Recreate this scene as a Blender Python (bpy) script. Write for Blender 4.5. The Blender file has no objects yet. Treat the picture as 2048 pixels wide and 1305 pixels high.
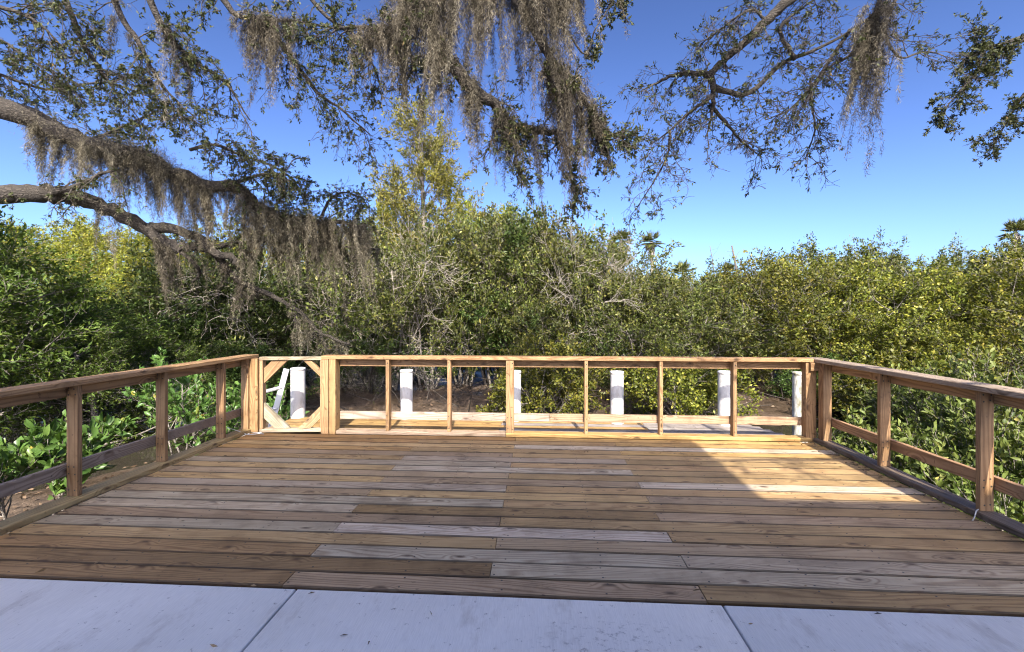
import bpy, math, random
import numpy as np
from mathutils import Vector

# ------------------------------------------------------------------ camera, sky, sun, exposure
SC = bpy.context.scene
COL = SC.collection
YAW = 0.0604
F_PX, CAM_H, CAM_X, CAM_Y, HORIZ = 900.9, 1.40, 3.383, -2.241, 627.7
cam_data = bpy.data.cameras.new('camera')
cam = bpy.data.objects.new('camera', cam_data)
COL.objects.link(cam)
cam.location = (CAM_X, CAM_Y, CAM_H)
cam.rotation_euler = (math.radians(90), 0, YAW)
cam_data.sensor_width = 36
cam_data.lens = F_PX / 2048 * 36
cam_data.shift_y = -(652.5 - HORIZ) / 2048
cam_data.clip_start = 0.05
cam_data.clip_end = 5000
SC.camera = cam

SUN_EL, SUN_AZ = math.radians(38), math.radians(7.5)     # the sun stands behind the camera, a little to its right
world = bpy.data.worlds.new('World')
SC.world = world
world.use_nodes = True
wn = world.node_tree
sky = wn.nodes.new('ShaderNodeTexSky')
sky.sky_type = 'NISHITA'
sky.sun_disc = False
sky.sun_elevation = SUN_EL
sky.sun_rotation = math.radians(180) - SUN_AZ
sky.altitude = 0
sky.air_density = 0.65
sky.dust_density = 2.3
sky.ozone_density = 2.9
sky_contrast = wn.nodes.new('ShaderNodeGamma')      # deeper zenith, paler horizon, as in the photograph's processing
sky_contrast.inputs[1].default_value = 1.48
wn.links.new(sky.outputs[0], sky_contrast.inputs[0])
sky_hue = wn.nodes.new('ShaderNodeHueSaturation')
sky_hue.inputs['Hue'].default_value = 0.503
sky_hue.inputs['Saturation'].default_value = 0.98
wn.links.new(sky_contrast.outputs[0], sky_hue.inputs['Color'])
wn.links.new(sky_hue.outputs[0], wn.nodes['Background'].inputs[0])
wn.nodes['Background'].inputs[1].default_value = 0.07

sun_data = bpy.data.lights.new('sun', 'SUN')
sun_data.energy = 4.2
sun_data.angle = math.radians(0.4)
sun_data.color = (1.0, 0.93, 0.82)
sun = bpy.data.objects.new('sun', sun_data)
COL.objects.link(sun)
sdir = Vector((math.sin(SUN_AZ) * math.cos(SUN_EL), -math.cos(SUN_AZ) * math.cos(SUN_EL), math.sin(SUN_EL)))
sun.rotation_euler = sdir.to_track_quat('Z', 'Y').to_euler()
sun.location = (6, -12, 12)

SC.view_settings.view_transform = 'Standard'
SC.view_settings.look = 'None'
SC.view_settings.exposure = 1.4
SC.view_settings.gamma = 1
SC.render.engine = 'CYCLES'
SC.cycles.max_bounces = 6
SC.cycles.diffuse_bounces = 3
SC.cycles.glossy_bounces = 2
SC.cycles.transmission_bounces = 3
SC.cycles.use_denoising = True
SC.cycles.use_adaptive_sampling = False
SC.cycles.filter_width = 1.1
world.cycles.sampling_method = 'MANUAL'
world.cycles.sample_map_resolution = 1024

FW = np.array([-math.sin(YAW), math.cos(YAW), 0])
RT = np.array([math.cos(YAW), math.sin(YAW), 0])
CAM = np.array([CAM_X, CAM_Y, CAM_H])


def at(u, v, d):
    """world point at distance d ahead, seen at photo pixel (u, v)"""
    return CAM + RT * ((u - 1024) / F_PX * d) + FW * d + np.array([0, 0, -(v - HORIZ) / F_PX * d])


# ------------------------------------------------------------------ helpers: objects
def tag(o, label=None, cat=None, group=None, kind=None):
    if label: o['label'] = label
    if cat: o['category'] = cat
    if group: o['group'] = group
    if kind: o['kind'] = kind
    return o


def empty(name, loc, label, cat, group=None):
    o = bpy.data.objects.new(name, None)
    o.empty_display_size = 0.2
    o.location = loc
    COL.objects.link(o)
    return tag(o, label, cat, group)


def link(name, me, parent=None, loc=(0, 0, 0)):
    o = bpy.data.objects.new(name, me)
    COL.objects.link(o)
    if parent is not None:
        o.parent = parent
    o.location = loc
    return o


class MB:
    """collects polygons (numpy blocks) and builds one mesh"""
    def __init__(self):
        self.v, self.f, self.n = [], [], 0      # f: (array of faces k x m)
        self.attr, self.uv, self.smooth = [], [], False

    def add(self, verts, faces, val=None):
        verts = np.asarray(verts, float).reshape(-1, 3)
        if not isinstance(faces, list):
            faces = [faces]
        for fa in faces:
            fa = np.asarray(fa, int)
            self.f.append(fa + self.n)
            if val is None:
                self.attr.append(np.zeros(len(fa)))
            else:
                self.attr.append(np.broadcast_to(np.asarray(val, float), (len(fa),)) if np.ndim(val) == 0 else np.resize(val, len(fa)))
        self.v.append(verts)
        self.n += len(verts)

    def mesh(self, name, mat, smooth=False):
        me = bpy.data.meshes.new(name)
        V = np.concatenate(self.v)
        tot = np.concatenate([np.full(len(f), f.shape[1]) for f in self.f])
        loops = np.concatenate([f.ravel() for f in self.f])
        start = np.concatenate([[0], np.cumsum(tot)[:-1]])
        me.vertices.add(len(V)); me.vertices.foreach_set('co', V.ravel().astype(np.float32))
        me.loops.add(len(loops)); me.loops.foreach_set('vertex_index', loops.astype(np.int32))
        me.polygons.add(len(tot))
        me.polygons.foreach_set('loop_start', start.astype(np.int32))
        me.polygons.foreach_set('loop_total', tot.astype(np.int32))
        me.update(calc_edges=True)
        a = me.attributes.new('rnd', 'FLOAT', 'FACE')
        a.data.foreach_set('value', np.concatenate(self.attr).astype(np.float32))
        if smooth:
            me.polygons.foreach_set('use_smooth', np.ones(len(tot), bool))
        me.materials.append(mat)
        me.validate()
        return me

    def tube(self, pts, rad, k=6, val=0.0, cap=True, rough=0.0, rng=None):
        pts = np.asarray(pts, float); n = len(pts)
        rad = np.broadcast_to(np.asarray(rad, float), (n,))
        t = np.gradient(pts, axis=0)
        t /= np.linalg.norm(t, axis=1)[:, None] + 1e-9
        ref = np.array([0.31, 0.52, 0.8])
        a = np.cross(t, ref); a /= np.linalg.norm(a, axis=1)[:, None] + 1e-9
        b = np.cross(t, a)
        ang = np.arange(k) / k * 2 * np.pi
        rr = rad[:, None] * np.ones(k)
        if rough and rng is not None:
            rr = rr * (1 + rng.normal(0, rough, (n, k)))
        V = pts[:, None] + (a[:, None] * np.cos(ang)[None, :, None] + b[:, None] * np.sin(ang)[None, :, None]) * rr[..., None]
        i = np.arange(n - 1)[:, None] * k
        j = np.arange(k)[None]
        j2 = (j + 1) % k
        q = np.stack([i + j, i + j2, i + k + j2, i + k + j], -1).reshape(-1, 4)
        fl = [q]
        if cap and k > 3:
            fl.append(np.arange(k)[None, ::-1]); fl.append((np.arange(k) + (n - 1) * k)[None])
        self.add(V.reshape(-1, 3), fl, val)


def smooth_line(pts, n):
    """Catmull-Rom through control points"""
    P = np.asarray(pts, float)
    P = np.vstack([2 * P[0] - P[1], P, 2 * P[-1] - P[-2]])
    m = len(P) - 3
    ts = np.linspace(0, m - 1e-6, n)
    out = []
    for t in ts:
        i = int(t); f = t - i
        p0, p1, p2, p3 = P[i:i + 4]
        out.append(0.5 * ((2 * p1) + (-p0 + p2) * f + (2 * p0 - 5 * p1 + 4 * p2 - p3) * f * f + (-p0 + 3 * p1 - 3 * p2 + p3) * f ** 3))
    return np.array(out)


def unit(v):
    v = np.asarray(v, float)
    return v / (np.linalg.norm(v, axis=-1, keepdims=True) + 1e-9)


# ------------------------------------------------------------------ helpers: materials
def new_mat(name):
    m = bpy.data.materials.new(name)
    m.use_nodes = True
    return m, m.node_tree.nodes, m.node_tree.links, m.node_tree.nodes['Principled BSDF']


class NG:
    """small node-graph helper"""
    def __init__(self, m):
        self.n, self.l = m.node_tree.nodes, m.node_tree.links

    def node(self, typ, ins=None, **kw):
        x = self.n.new(typ)
        for k, v in kw.items():
            setattr(x, k, v)
        for k, v in (ins or {}).items():
            s = x.inputs[k]
            if hasattr(v, 'is_output') or isinstance(v, bpy.types.NodeSocket):
                self.l.new(v, s)
            else:
                s.default_value = v
        return x

    def math(self, op, a, b=0.0, c=0.0, clamp=False):
        return self.node('ShaderNodeMath', {0: a, 1: b, 2: c}, operation=op, use_clamp=clamp).outputs[0]

    def mix(self, f, a, b, blend='MIX'):
        x = self.n.new('ShaderNodeMix'); x.data_type = 'RGBA'; x.blend_type = blend
        for s, v in ((x.inputs[0], f), (x.inputs[6], a), (x.inputs[7], b)):
            if isinstance(v, bpy.types.NodeSocket): self.l.new(v, s)
            else: s.default_value = v
        return x.outputs[2]

    def ramp(self, f, stops, interp='LINEAR'):
        x = self.n.new('ShaderNodeValToRGB'); x.color_ramp.interpolation = interp
        e = x.color_ramp.elements
        while len(e) < len(stops): e.new(0.5)
        for el, (p, c) in zip(e, stops):
            el.position = p; el.color = (*c, 1) if len(c) == 3 else c
        self.l.new(f, x.inputs[0])
        return x.outputs[0]

    def noise(self, vec, scale, detail=3, rough=0.55, dist=0.0):
        return self.node('ShaderNodeTexNoise', {'Vector': vec, 'Scale': scale, 'Detail': detail, 'Roughness': rough, 'Distortion': dist}).outputs['Fac']

    def scale(self, vec, s):
        return self.node('ShaderNodeMapping', {'Vector': vec, 'Scale': s}).outputs[0]


def g3(v): return (v, v, v, 1)


def wood_material(name, rough=0.62):
    """boards: UV.x runs along the grain in metres, UV.y across; 'tint' holds each board's own colour"""
    m, n, l, b = new_mat(name)
    G = NG(m)
    uv = G.node('ShaderNodeUVMap', uv_map='UVMap').outputs[0]
    tint = G.node('ShaderNodeAttribute', attribute_name='tint').outputs['Color']
    # knots: the grain bends round them
    vo = G.node('ShaderNodeTexVoronoi', {'Vector': G.scale(uv, (3.4, 8.5, 1)), 'Scale': 1.0, 'Randomness': 1.0}, voronoi_dimensions='2D')
    pick = G.math('GREATER_THAN', G.node('ShaderNodeSeparateColor', {0: vo.outputs['Color']}).outputs[0], 0.74)
    kn = G.math('MULTIPLY', G.math('SUBTRACT', 1.25, G.math('MULTIPLY', vo.outputs['Distance'], 7.5), clamp=True), pick)
    halo = G.math('MULTIPLY', G.math('SUBTRACT', 1.0, G.math('MULTIPLY', vo.outputs['Distance'], 2.6), clamp=True), pick)
    # cathedral growth rings
    w = G.noise(G.scale(uv, (0.55, 5.0, 1)), 1.0, 2, 0.45)
    sep = G.node('ShaderNodeSeparateXYZ', {0: uv})
    ph = G.math('MULTIPLY_ADD', w, 95.0, G.math('MULTIPLY', sep.outputs[1], 260.0))
    ph = G.math('MULTIPLY_ADD', halo, 14.0, ph)
    ring = G.math('MULTIPLY_ADD', G.math('SINE', ph), 0.5, 0.5)
    ring = G.math('POWER', ring, 2.2)
    fib = G.noise(G.scale(uv, (5.0, 260.0, 1)), 1.0, 3, 0.6)
    blot = G.noise(G.scale(uv, (1.6, 9.0, 1)), 1.0, 4, 0.6)
    val = G.math('MULTIPLY_ADD', ring, -0.36, 1.10)
    val = G.math('MULTIPLY', val, G.math('MULTIPLY_ADD', fib, 0.55, 0.70))
    val = G.math('MULTIPLY', val, G.math('MULTIPLY_ADD', blot, 0.75, 0.62))
    col = G.mix(1.0, tint, G.node('ShaderNodeCombineColor', {0: val, 1: val, 2: val}).outputs[0], 'MULTIPLY')
    # ring colour shift to a redder late wood
    col = G.mix(G.math('MULTIPLY', ring, 0.35), col, G.mix(1.0, col, (0.80, 0.58, 0.42, 1), 'MULTIPLY'))
    col = G.mix(G.math('MULTIPLY', kn, 0.85), col, (0.055, 0.03, 0.016, 1))
    # weather stains
    geo = G.node('ShaderNodeNewGeometry').outputs['Position']
    st = G.ramp(G.noise(geo, 3.2, 6, 0.68), [(0.30, (0.52, 0.49, 0.46)), (0.52, (1, 1, 1))])
    col = G.mix(0.75, col, st, 'MULTIPLY')
    sp = G.ramp(G.noise(G.scale(geo, (16, 34, 20)), 1.0, 2, 0.7), [(0.27, (0.35, 0.32, 0.3)), (0.35, (1, 1, 1))])
    col = G.mix(0.8, col, sp, 'MULTIPLY')
    l.new(col, b.inputs['Base Color'])
    b.inputs['Roughness'].default_value = rough
    b.inputs['Specular IOR Level'].default_value = 0.3
    bp = G.node('ShaderNodeBump', {'Strength': 0.35, 'Distance': 0.004, 'Height': val})
    l.new(bp.outputs[0], b.inputs['Normal'])
    return m


def leaf_material(name, stops, trans=0.2, rough=0.5, objvar=0.25, tint_t=(1.25, 1.3, 0.6)):
    m, n, l, b = new_mat(name)
    G = NG(m)
    r = G.node('ShaderNodeAttribute', attribute_name='rnd').outputs['Fac']
    oi = G.node('ShaderNodeObjectInfo').outputs['Random']
    col = G.ramp(r, stops)
    v = G.math('MULTIPLY_ADD', oi, objvar * 2, 1 - objvar)
    hsv = G.node('ShaderNodeHueSaturation', {'Color': col, 'Value': v, 'Hue': G.math('MULTIPLY_ADD', oi, 0.025, 0.4875)}).outputs[0]
    l.new(hsv, b.inputs['Base Color'])
    b.inputs['Roughness'].default_value = rough
    b.inputs['Specular IOR Level'].default_value = 0.28
    tr = G.node('ShaderNodeBsdfTranslucent', {'Color': G.mix(1.0, hsv, (*tint_t, 1), 'MULTIPLY')})
    mx = G.node('ShaderNodeMixShader', {0: trans, 1: b.outputs[0], 2: tr.outputs[0]})
    l.new(mx.outputs[0], n['Material Output'].inputs[0])
    return m


def bark_material(name, dark, light, scale=9.0, st=(1.0, 1.0, 0.5)):
    m, n, l, b = new_mat(name)
    G = NG(m)
    geo = G.node('ShaderNodeTexCoord').outputs['Object']
    wv = G.node('ShaderNodeVectorMath', {0: G.scale(geo, st), 1: G.node('ShaderNodeVectorMath', {0: G.node('ShaderNodeTexNoise', {'Vector': geo, 'Scale': 9.0, 'Detail': 3}).outputs['Color'], 1: (.12, .12, .12)}, operation='MULTIPLY').outputs[0]}, operation='ADD').outputs[0]
    f = G.noise(wv, scale, 6, 0.7)
    vo = G.node('ShaderNodeTexVoronoi', {'Vector': wv, 'Scale': scale * 3.2}, feature='DISTANCE_TO_EDGE').outputs[0]
    crack = G.math('MULTIPLY_ADD', vo, 2.2, 0.35, clamp=True)
    h = G.math('MULTIPLY', f, crack)
    l.new(G.ramp(h, [(0.03, dark), (0.5, light)]), b.inputs['Base Color'])
    b.inputs['Roughness'].default_value = 0.9
    bp = G.node('ShaderNodeBump', {'Strength': 0.9, 'Distance': 0.03, 'Height': h})
    l.new(bp.outputs[0], b.inputs['Normal'])
    return m


WOOD = wood_material('pine_boards')

M_slab, _n, _l, _b = new_mat('broomed_concrete')
G = NG(M_slab)
geo = G.node('ShaderNodeNewGeometry').outputs['Position']
base = G.ramp(G.noise(geo, 1.1, 6, 0.6), [(0.3, (0.78, 0.745, 0.68)), (0.7, (0.90, 0.865, 0.80))])
fine = G.noise(G.scale(geo, (260, 14, 40)), 1.0, 2, 0.6)
base = G.mix(0.5, base, G.ramp(fine, [(0.3, (0.82, 0.82, 0.82)), (0.7, (1.08, 1.08, 1.08))]), 'MULTIPLY')
sm_ = G.ramp(G.noise(G.scale(geo, (5.5, 2.2, 3)), 1.0, 7, 0.72), [(0.34, (0.72, 0.69, 0.66)), (0.46, (1, 1, 1))])
base = G.mix(0.6, base, sm_, 'MULTIPLY')
spk = G.ramp(G.noise(G.scale(geo, (24, 24, 24)), 1.0, 4, 0.75), [(0.29, (0.30, 0.28, 0.27)), (0.37, (1, 1, 1))])
base = G.mix(0.8, base, spk, 'MULTIPLY')
# the grey-brown stained area near the middle joint
dv = G.node('ShaderNodeVectorMath', {0: geo, 1: (3.72, -0.36, 0.0)}, operation='SUBTRACT').outputs[0]
ln = G.node('ShaderNodeVectorMath', {0: G.scale(dv, (2.1, 3.4, 1))}, operation='LENGTH').outputs['Value']
ar = G.math('SUBTRACT', 1.0, ln, clamp=True)
blt = G.ramp(G.noise(G.scale(geo, (1, 1.4, 1)), 22, 8, 0.78), [(0.54, (0, 0, 0)), (0.68, (1, 1, 1))])
base = G.mix(G.math('MULTIPLY', G.math('MULTIPLY', ar, 1.5, clamp=True), blt), base, (0.15, 0.13, 0.12, 1))
base = G.mix(G.math('MULTIPLY', ar, 0.18), base, (0.42, 0.40, 0.40, 1))
_l.new(base, _b.inputs['Base Color'])
_b.inputs['Roughness'].default_value = 0.75
_l.new(G.node('ShaderNodeBump', {'Strength': 0.25, 'Distance': 0.004, 'Height': fine}).outputs[0], _b.inputs['Normal'])

M_mud, _n, _l, _b = new_mat('creek_mud')
G = NG(M_mud)
geo = G.node('ShaderNodeNewGeometry').outputs['Position']
f1 = G.noise(geo, 0.9, 8, 0.65)
f2 = G.noise(geo, 9.0, 8, 0.72)
col = G.ramp(f2, [(0.28, (0.035, 0.026, 0.019)), (0.5, (0.095, 0.068, 0.045)), (0.72, (0.19, 0.145, 0.105))])
col = G.mix(0.6, col, G.ramp(f1, [(0.35, (0.5, 0.46, 0.43)), (0.65, (1.15, 1.05, 0.98))]), 'MULTIPLY')
_l.new(col, _b.inputs['Base Color'])
_l.new(G.ramp(f1, [(0.4, (0.35, 0.35, 0.35)), (0.6, (0.85, 0.85, 0.85))]), _b.inputs['Roughness'])
_l.new(G.node('ShaderNodeBump', {'Strength': 0.8, 'Distance': 0.06, 'Height': f2}).outputs[0], _b.inputs['Normal'])

M_water, _n, _l, _b = new_mat('creek_water')
G = NG(M_water)
geo = G.node('ShaderNodeNewGeometry').outputs['Position']
_b.inputs['Base Color'].default_value = (0.035, 0.03, 0.022, 1)
_b.inputs['Roughness'].default_value = 0.06
_b.inputs['IOR'].default_value = 1.33
_l.new(G.node('ShaderNodeBump', {'Strength': 0.25, 'Distance': 0.03, 'Height': G.noise(geo, 5.0, 3, 0.5)}).outputs[0], _b.inputs['Normal'])

M_pvc, _n, _l, _b = new_mat('white_piling_sleeve')
G = NG(M_pvc)
oc = G.node('ShaderNodeTexCoord').outputs['Object']
oi = G.node('ShaderNodeObjectInfo').outputs['Random']
sh = G.node('ShaderNodeVectorMath', {0: oc, 1: G.node('ShaderNodeCombineXYZ', {0: G.math('MULTIPLY', oi, 50.0), 1: oi, 2: 0.0}).outputs[0]}, operation='ADD').outputs[0]
dirt = G.ramp(G.noise(G.scale(sh, (18, 18, 7)), 1.0, 7, 0.75), [(0.46, (0, 0, 0)), (0.66, (1, 1, 1))])
col = G.mix(G.math('MULTIPLY', dirt, 0.45), (0.64, 0.64, 0.63, 1), (0.20, 0.17, 0.13, 1))
_l.new(col, _b.inputs['Base Color'])
_b.inputs['Roughness'].default_value = 0.42

M_old, _n, _l, _b = new_mat('mouldy_piling_sleeve')
G = NG(M_old)
oc = G.node('ShaderNodeTexCoord').outputs['Object']
dirt = G.ramp(G.noise(G.scale(oc, (16, 16, 6)), 1.0, 7, 0.75), [(0.38, (0, 0, 0)), (0.62, (1, 1, 1))])
col = G.mix(dirt, (0.74, 0.74, 0.70, 1), (0.22, 0.20, 0.12, 1))
_l.new(col, _b.inputs['Base Color'])
_b.inputs['Roughness'].default_value = 0.7

M_alu, _n, _l, _b = new_mat('dull_aluminium')
G = NG(M_alu)
_b.inputs['Base Color'].default_value = (0.62, 0.63, 0.65, 1)
_b.inputs['Metallic'].default_value = 0.7
_b.inputs['Roughness'].default_value = 0.45

M_screw, _n, _l, _b = new_mat('dark_screw')
_b.inputs['Base Color'].default_value = (0.03, 0.025, 0.022, 1)
_b.inputs['Roughness'].default_value = 0.6

M_siding, _n, _l, _b = new_mat('white_siding')
G = NG(M_siding)
geo = G.node('ShaderNodeNewGeometry').outputs['Position']
_l.new(G.ramp(G.noise(geo, 2.0, 4), [(0.3, (0.74, 0.74, 0.72)), (0.7, (0.80, 0.80, 0.78))]), _b.inputs['Base Color'])
_b.inputs['Roughness'].default_value = 0.7
M_roof, _n, _l, _b = new_mat('grey_shingle')
G = NG(M_roof)
geo = G.node('ShaderNodeNewGeometry').outputs['Position']
_l.new(G.ramp(G.noise(geo, 14.0, 4), [(0.3, (0.10, 0.10, 0.11)), (0.7, (0.2, 0.2, 0.21))]), _b.inputs['Base Color'])
M_glass, _n, _l, _b = new_mat('dark_window_glass')
_b.inputs['Base Color'].default_value = (0.03, 0.04, 0.05, 1)
_b.inputs['Roughness'].default_value = 0.05
M_strap, _n, _l, _b = new_mat('white_strap')
_b.inputs['Base Color'].default_value = (0.45, 0.45, 0.44, 1)


# ------------------------------------------------------------------ boards
class Boards:
    def __init__(self, seed=1):
        self.V, self.Fc, self.UV, self.T = [], [], [], []
        self.r = random.Random(seed)

    def board(self, a, b, w, t, wdir, tint, ch=0.004, edge=1.0):
        a, b, wd = Vector(a), Vector(b), Vector(wdir).normalized()
        ax = (b - a); L = ax.length; ax.normalize()
        wd = (wd - ax * wd.dot(ax)).normalized()
        td = ax.cross(wd)
        hw, ht = w / 2, t / 2
        ed = tuple(c * edge for c in tint)  # edge darkens the side tint, painting gap shade in with the grime
        prof = [(-hw + ch, -ht), (hw - ch, -ht), (hw, -ht + ch), (hw, ht - ch), (hw - ch, ht), (-hw + ch, ht), (-hw, ht - ch), (-hw, -ht + ch)]
        i0 = len(self.V)
        for p in (a, b):
            for x, y in prof:
                self.V.append(p + wd * x + td * y)
        ou, ov = self.r.uniform(0, 90), self.r.uniform(0, 90)
        per = [0]
        for k in range(8):
            x0, y0 = prof[k]; x1, y1 = prof[(k + 1) % 8]
            per.append(per[-1] + math.hypot(x1 - x0, y1 - y0))
        for k in range(8):
            k2 = (k + 1) % 8
            self.Fc.append((i0 + k, i0 + k2, i0 + 8 + k2, i0 + 8 + k))
            self.UV += [(ou, ov + per[k]), (ou, ov + per[k + 1]), (ou + L, ov + per[k + 1]), (ou + L, ov + per[k])]
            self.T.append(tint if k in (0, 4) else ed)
        self.Fc.append(tuple(i0 + k for k in range(7, -1, -1)))
        self.Fc.append(tuple(i0 + 8 + k for k in range(8)))
        for order in (range(7, -1, -1), range(8)):
            self.UV += [(ou + prof[k][0] * 3, ov + prof[k][1]) for k in order]
            self.T.append(tuple(c * 0.7 for c in tint))

    def build(self, name, parent=None, mat=None):
        me = bpy.data.meshes.new(name)
        me.from_pydata([tuple(v) for v in self.V], [], self.Fc)
        uvl = me.uv_layers.new(name='UVMap')
        uvl.data.foreach_set('uv', np.array(self.UV, np.float32).ravel())
        at_ = me.attributes.new('tint', 'FLOAT_COLOR', 'FACE')
        at_.data.foreach_set('color', np.array([(*t, 1) for t in self.T], np.float32).ravel())
        me.materials.append(mat or WOOD)
        me.update()
        return link(name, me, parent)


R0 = random.Random(7)


def jit(c, s=0.08):
    k = 1 + R0.uniform(-s, s)
    return tuple(x * k * (1 + R0.uniform(-s / 9, s / 9)) for x in c)


TAN = (0.42, 0.285, 0.135)
BROWN = (0.265, 0.17, 0.078)
GREY = (0.42, 0.34, 0.235)
PALE = (0.49, 0.405, 0.295)
GOLD = (0.43, 0.27, 0.105)
ORANGE = (0.40, 0.235, 0.09)
OLDGREY = (0.22, 0.175, 0.135)

DW, ROWS, PITCH = 6.37, 20, 0.1425
DD = ROWS * PITCH
# ---- deck floor
deck = empty('wooden_deck', (DW / 2, DD / 2, 0), 'broad pine board deck floor between the three railings and the concrete slab', 'deck')
bd = Boards(3)
scr = MB()
MIXG = (0.36, 0.26, 0.155)
pal = {
    0: [BROWN, MIXG, BROWN], 1: [BROWN, GREY], 2: [BROWN, GREY, GREY], 3: [TAN, MIXG],
    4: [GREY, PALE, TAN], 5: [MIXG, TAN], 6: [GREY, BROWN, MIXG], 7: [GREY, TAN],
    8: [MIXG, TAN, MIXG], 9: [GREY, TAN], 10: [TAN, MIXG, PALE], 11: [MIXG, TAN],
    12: [TAN, PALE, TAN], 13: [GREY, TAN], 14: [TAN, GREY, TAN], 15: [MIXG, TAN], 16: [GOLD, TAN, GOLD], 17: [TAN, PALE],
    18: [ORANGE, TAN, GOLD], 19: [ORANGE, GOLD]}  # orange back-left boards carry warm reflected light in their tint
disc_a = np.arange(7) / 7 * 2 * np.pi
for r in range(ROWS):
    y = (r + 0.5) * PITCH
    xs = [0.0, 2.06, 4.20, DW] if r % 2 == 0 else [0.0, 3.12, DW]
    for k in range(len(xs) - 1):
        z = -0.019 + R0.uniform(-0.0012, 0.0012)
        dy = R0.uniform(-0.0022, 0.0022)
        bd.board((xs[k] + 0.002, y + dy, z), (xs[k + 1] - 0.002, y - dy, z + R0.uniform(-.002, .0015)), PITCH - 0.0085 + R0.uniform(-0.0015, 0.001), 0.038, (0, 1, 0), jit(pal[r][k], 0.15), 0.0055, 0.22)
    jx = sorted(set([0.06, DW - 0.06] + [x + s for x in xs[1:-1] for s in (-0.025, 0.025)] + [x for x in np.arange(0.52, DW, 0.535) if min(abs(x - q) for q in xs) > 0.15]))
    for x in jx:
        for s in (-0.042, 0.042):
            cx, cy = x + R0.uniform(-.012, .012), y + s + R0.uniform(-.008, .008)
            scr.add(np.stack([cx + 0.0058 * np.cos(disc_a), cy + 0.0058 * np.sin(disc_a), np.full(7, 0.0014)], -1), np.arange(7)[None])
bd.build('deck_boards', deck).location = (-DW / 2, -DD / 2, 0)
s_ = link('screw_heads', scr.mesh('screw_heads', M_screw), deck, (-DW / 2, -DD / 2, 0.0)); s_['kind'] = 'stuff'
fr = Boards(4)
for x in np.arange(0.02, DW, 0.535):
    fr.board((x, 0.01, -0.139), (x, DD + 0.1, -0.139), 0.038, 0.19, (1, 0, 0), OLDGREY)
fr.board((-0.03, -0.0, -0.139), (-0.03, DD + .1, -0.139), 0.038, 0.19, (1, 0, 0), TAN)
fr.board((DW + .03, -0.0, -0.139), (DW + .03, DD + .1, -0.139), 0.038, 0.19, (1, 0, 0), TAN)
fr.build('joists', deck).location = (-DW / 2, -DD / 2, 0)

# ---- walkway boards beyond the back railing
walk = empty('dock_walkway', (3.2, 3.3, 0), 'sunlit narrow board walkway behind the back railing beside the white pilings', 'walkway')
wb = Boards(9)
yn0, dn = DD + 0.125, 0.141
for r in range(5):
    t0, t1 = yn0 + r * dn, yn0 + r * dn
    tilt = 0.0
    y = yn0 + (r + .5) * dn
    xr = 6.28 - 0.06 * r
    for (a, b) in ([(0.06, 2.9), (2.904, 5.3), (5.304, xr)] if r % 2 else [(0.06, 1.7), (1.704, 4.7), (4.704, xr)]):
        c = GOLD if b < 5.2 else (0.36, 0.32, 0.28)
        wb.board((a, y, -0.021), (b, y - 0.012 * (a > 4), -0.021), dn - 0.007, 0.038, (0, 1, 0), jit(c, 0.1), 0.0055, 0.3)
wb.build('walkway_boards', walk).location = (-3.2, -3.3, 0)
wf = Boards(10)
wf.board((0.05, 3.70, -0.13), (6.2, 3.70, -0.13), 0.038, 0.17, (0, 1, 0), OLDGREY)
wf.board((0.04, 2.96, -0.13), (0.04, 3.66, -0.13), 0.038, 0.17, (1, 0, 0), OLDGREY)
wf.build('rim_joist', walk).location = (-3.2, -3.3, 0)

# ---- railings
RH = 0.91


def one(name, parent, seed, *args, **kw):
    B = Boards(seed); B.board(*args, **kw)
    o = B.build(name, parent)
    o.location = -parent.location
    return o


def railing_along_y(x, side, posts, label, tints):
    """side=-1: left railing (outside is -x); +1: right"""
    t = empty('deck_railing', (x + side * 0.08, 0.8, 0), label, 'railing', 'railings around the deck')
    y0, y1 = -0.6, DD + 0.10
    o = side
    one('curb_board', t, 21 + side, (x + o * 0.073, y0, 0.021), (x + o * 0.073, y1 - 0.08, 0.021), 0.14, 0.042, (1, 0, 0), tints[0], ch=0.006)
    for i, py in enumerate(posts):
        B = Boards(30 + i + side)
        B.board((x + o * 0.082, py, 0.044), (x + o * 0.082, py, RH - 0.042), 0.089, 0.038, (1, 0, 0), jit(tints[1], .1), 0.003)
        B.build('post', t).location = -t.location
    segs = [y0] + list(posts) + [y1 - 0.1]
    B = Boards(41 + side)
    B.board((x + o * 0.148, y0, RH - 0.086), (x + o * 0.148, y1 - 0.04, RH - 0.086), 0.089, 0.038, (0, 0, 1), jit(tints[2]), 0.003)
    B.build('top_rail', t).location = -t.location
    B = Boards(43 + side)
    B.board((x + o * 0.148, y0, 0.235), (x + o * 0.148, y1 - 0.04, 0.235), 0.089, 0.038, (0, 0, 1), jit(tints[3]), 0.003)
    B.build('lower_rail', t).location = -t.location
    B = Boards(45 + side)
    B.board((x + o * 0.085, y0, RH - 0.021), (x + o * 0.085, y1 + 0.06, RH - 0.021), 0.165, 0.04, (1, 0, 0), jit(tints[4]), 0.005)
    B.build('cap_rail', t).location = -t.location
    return t


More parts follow.
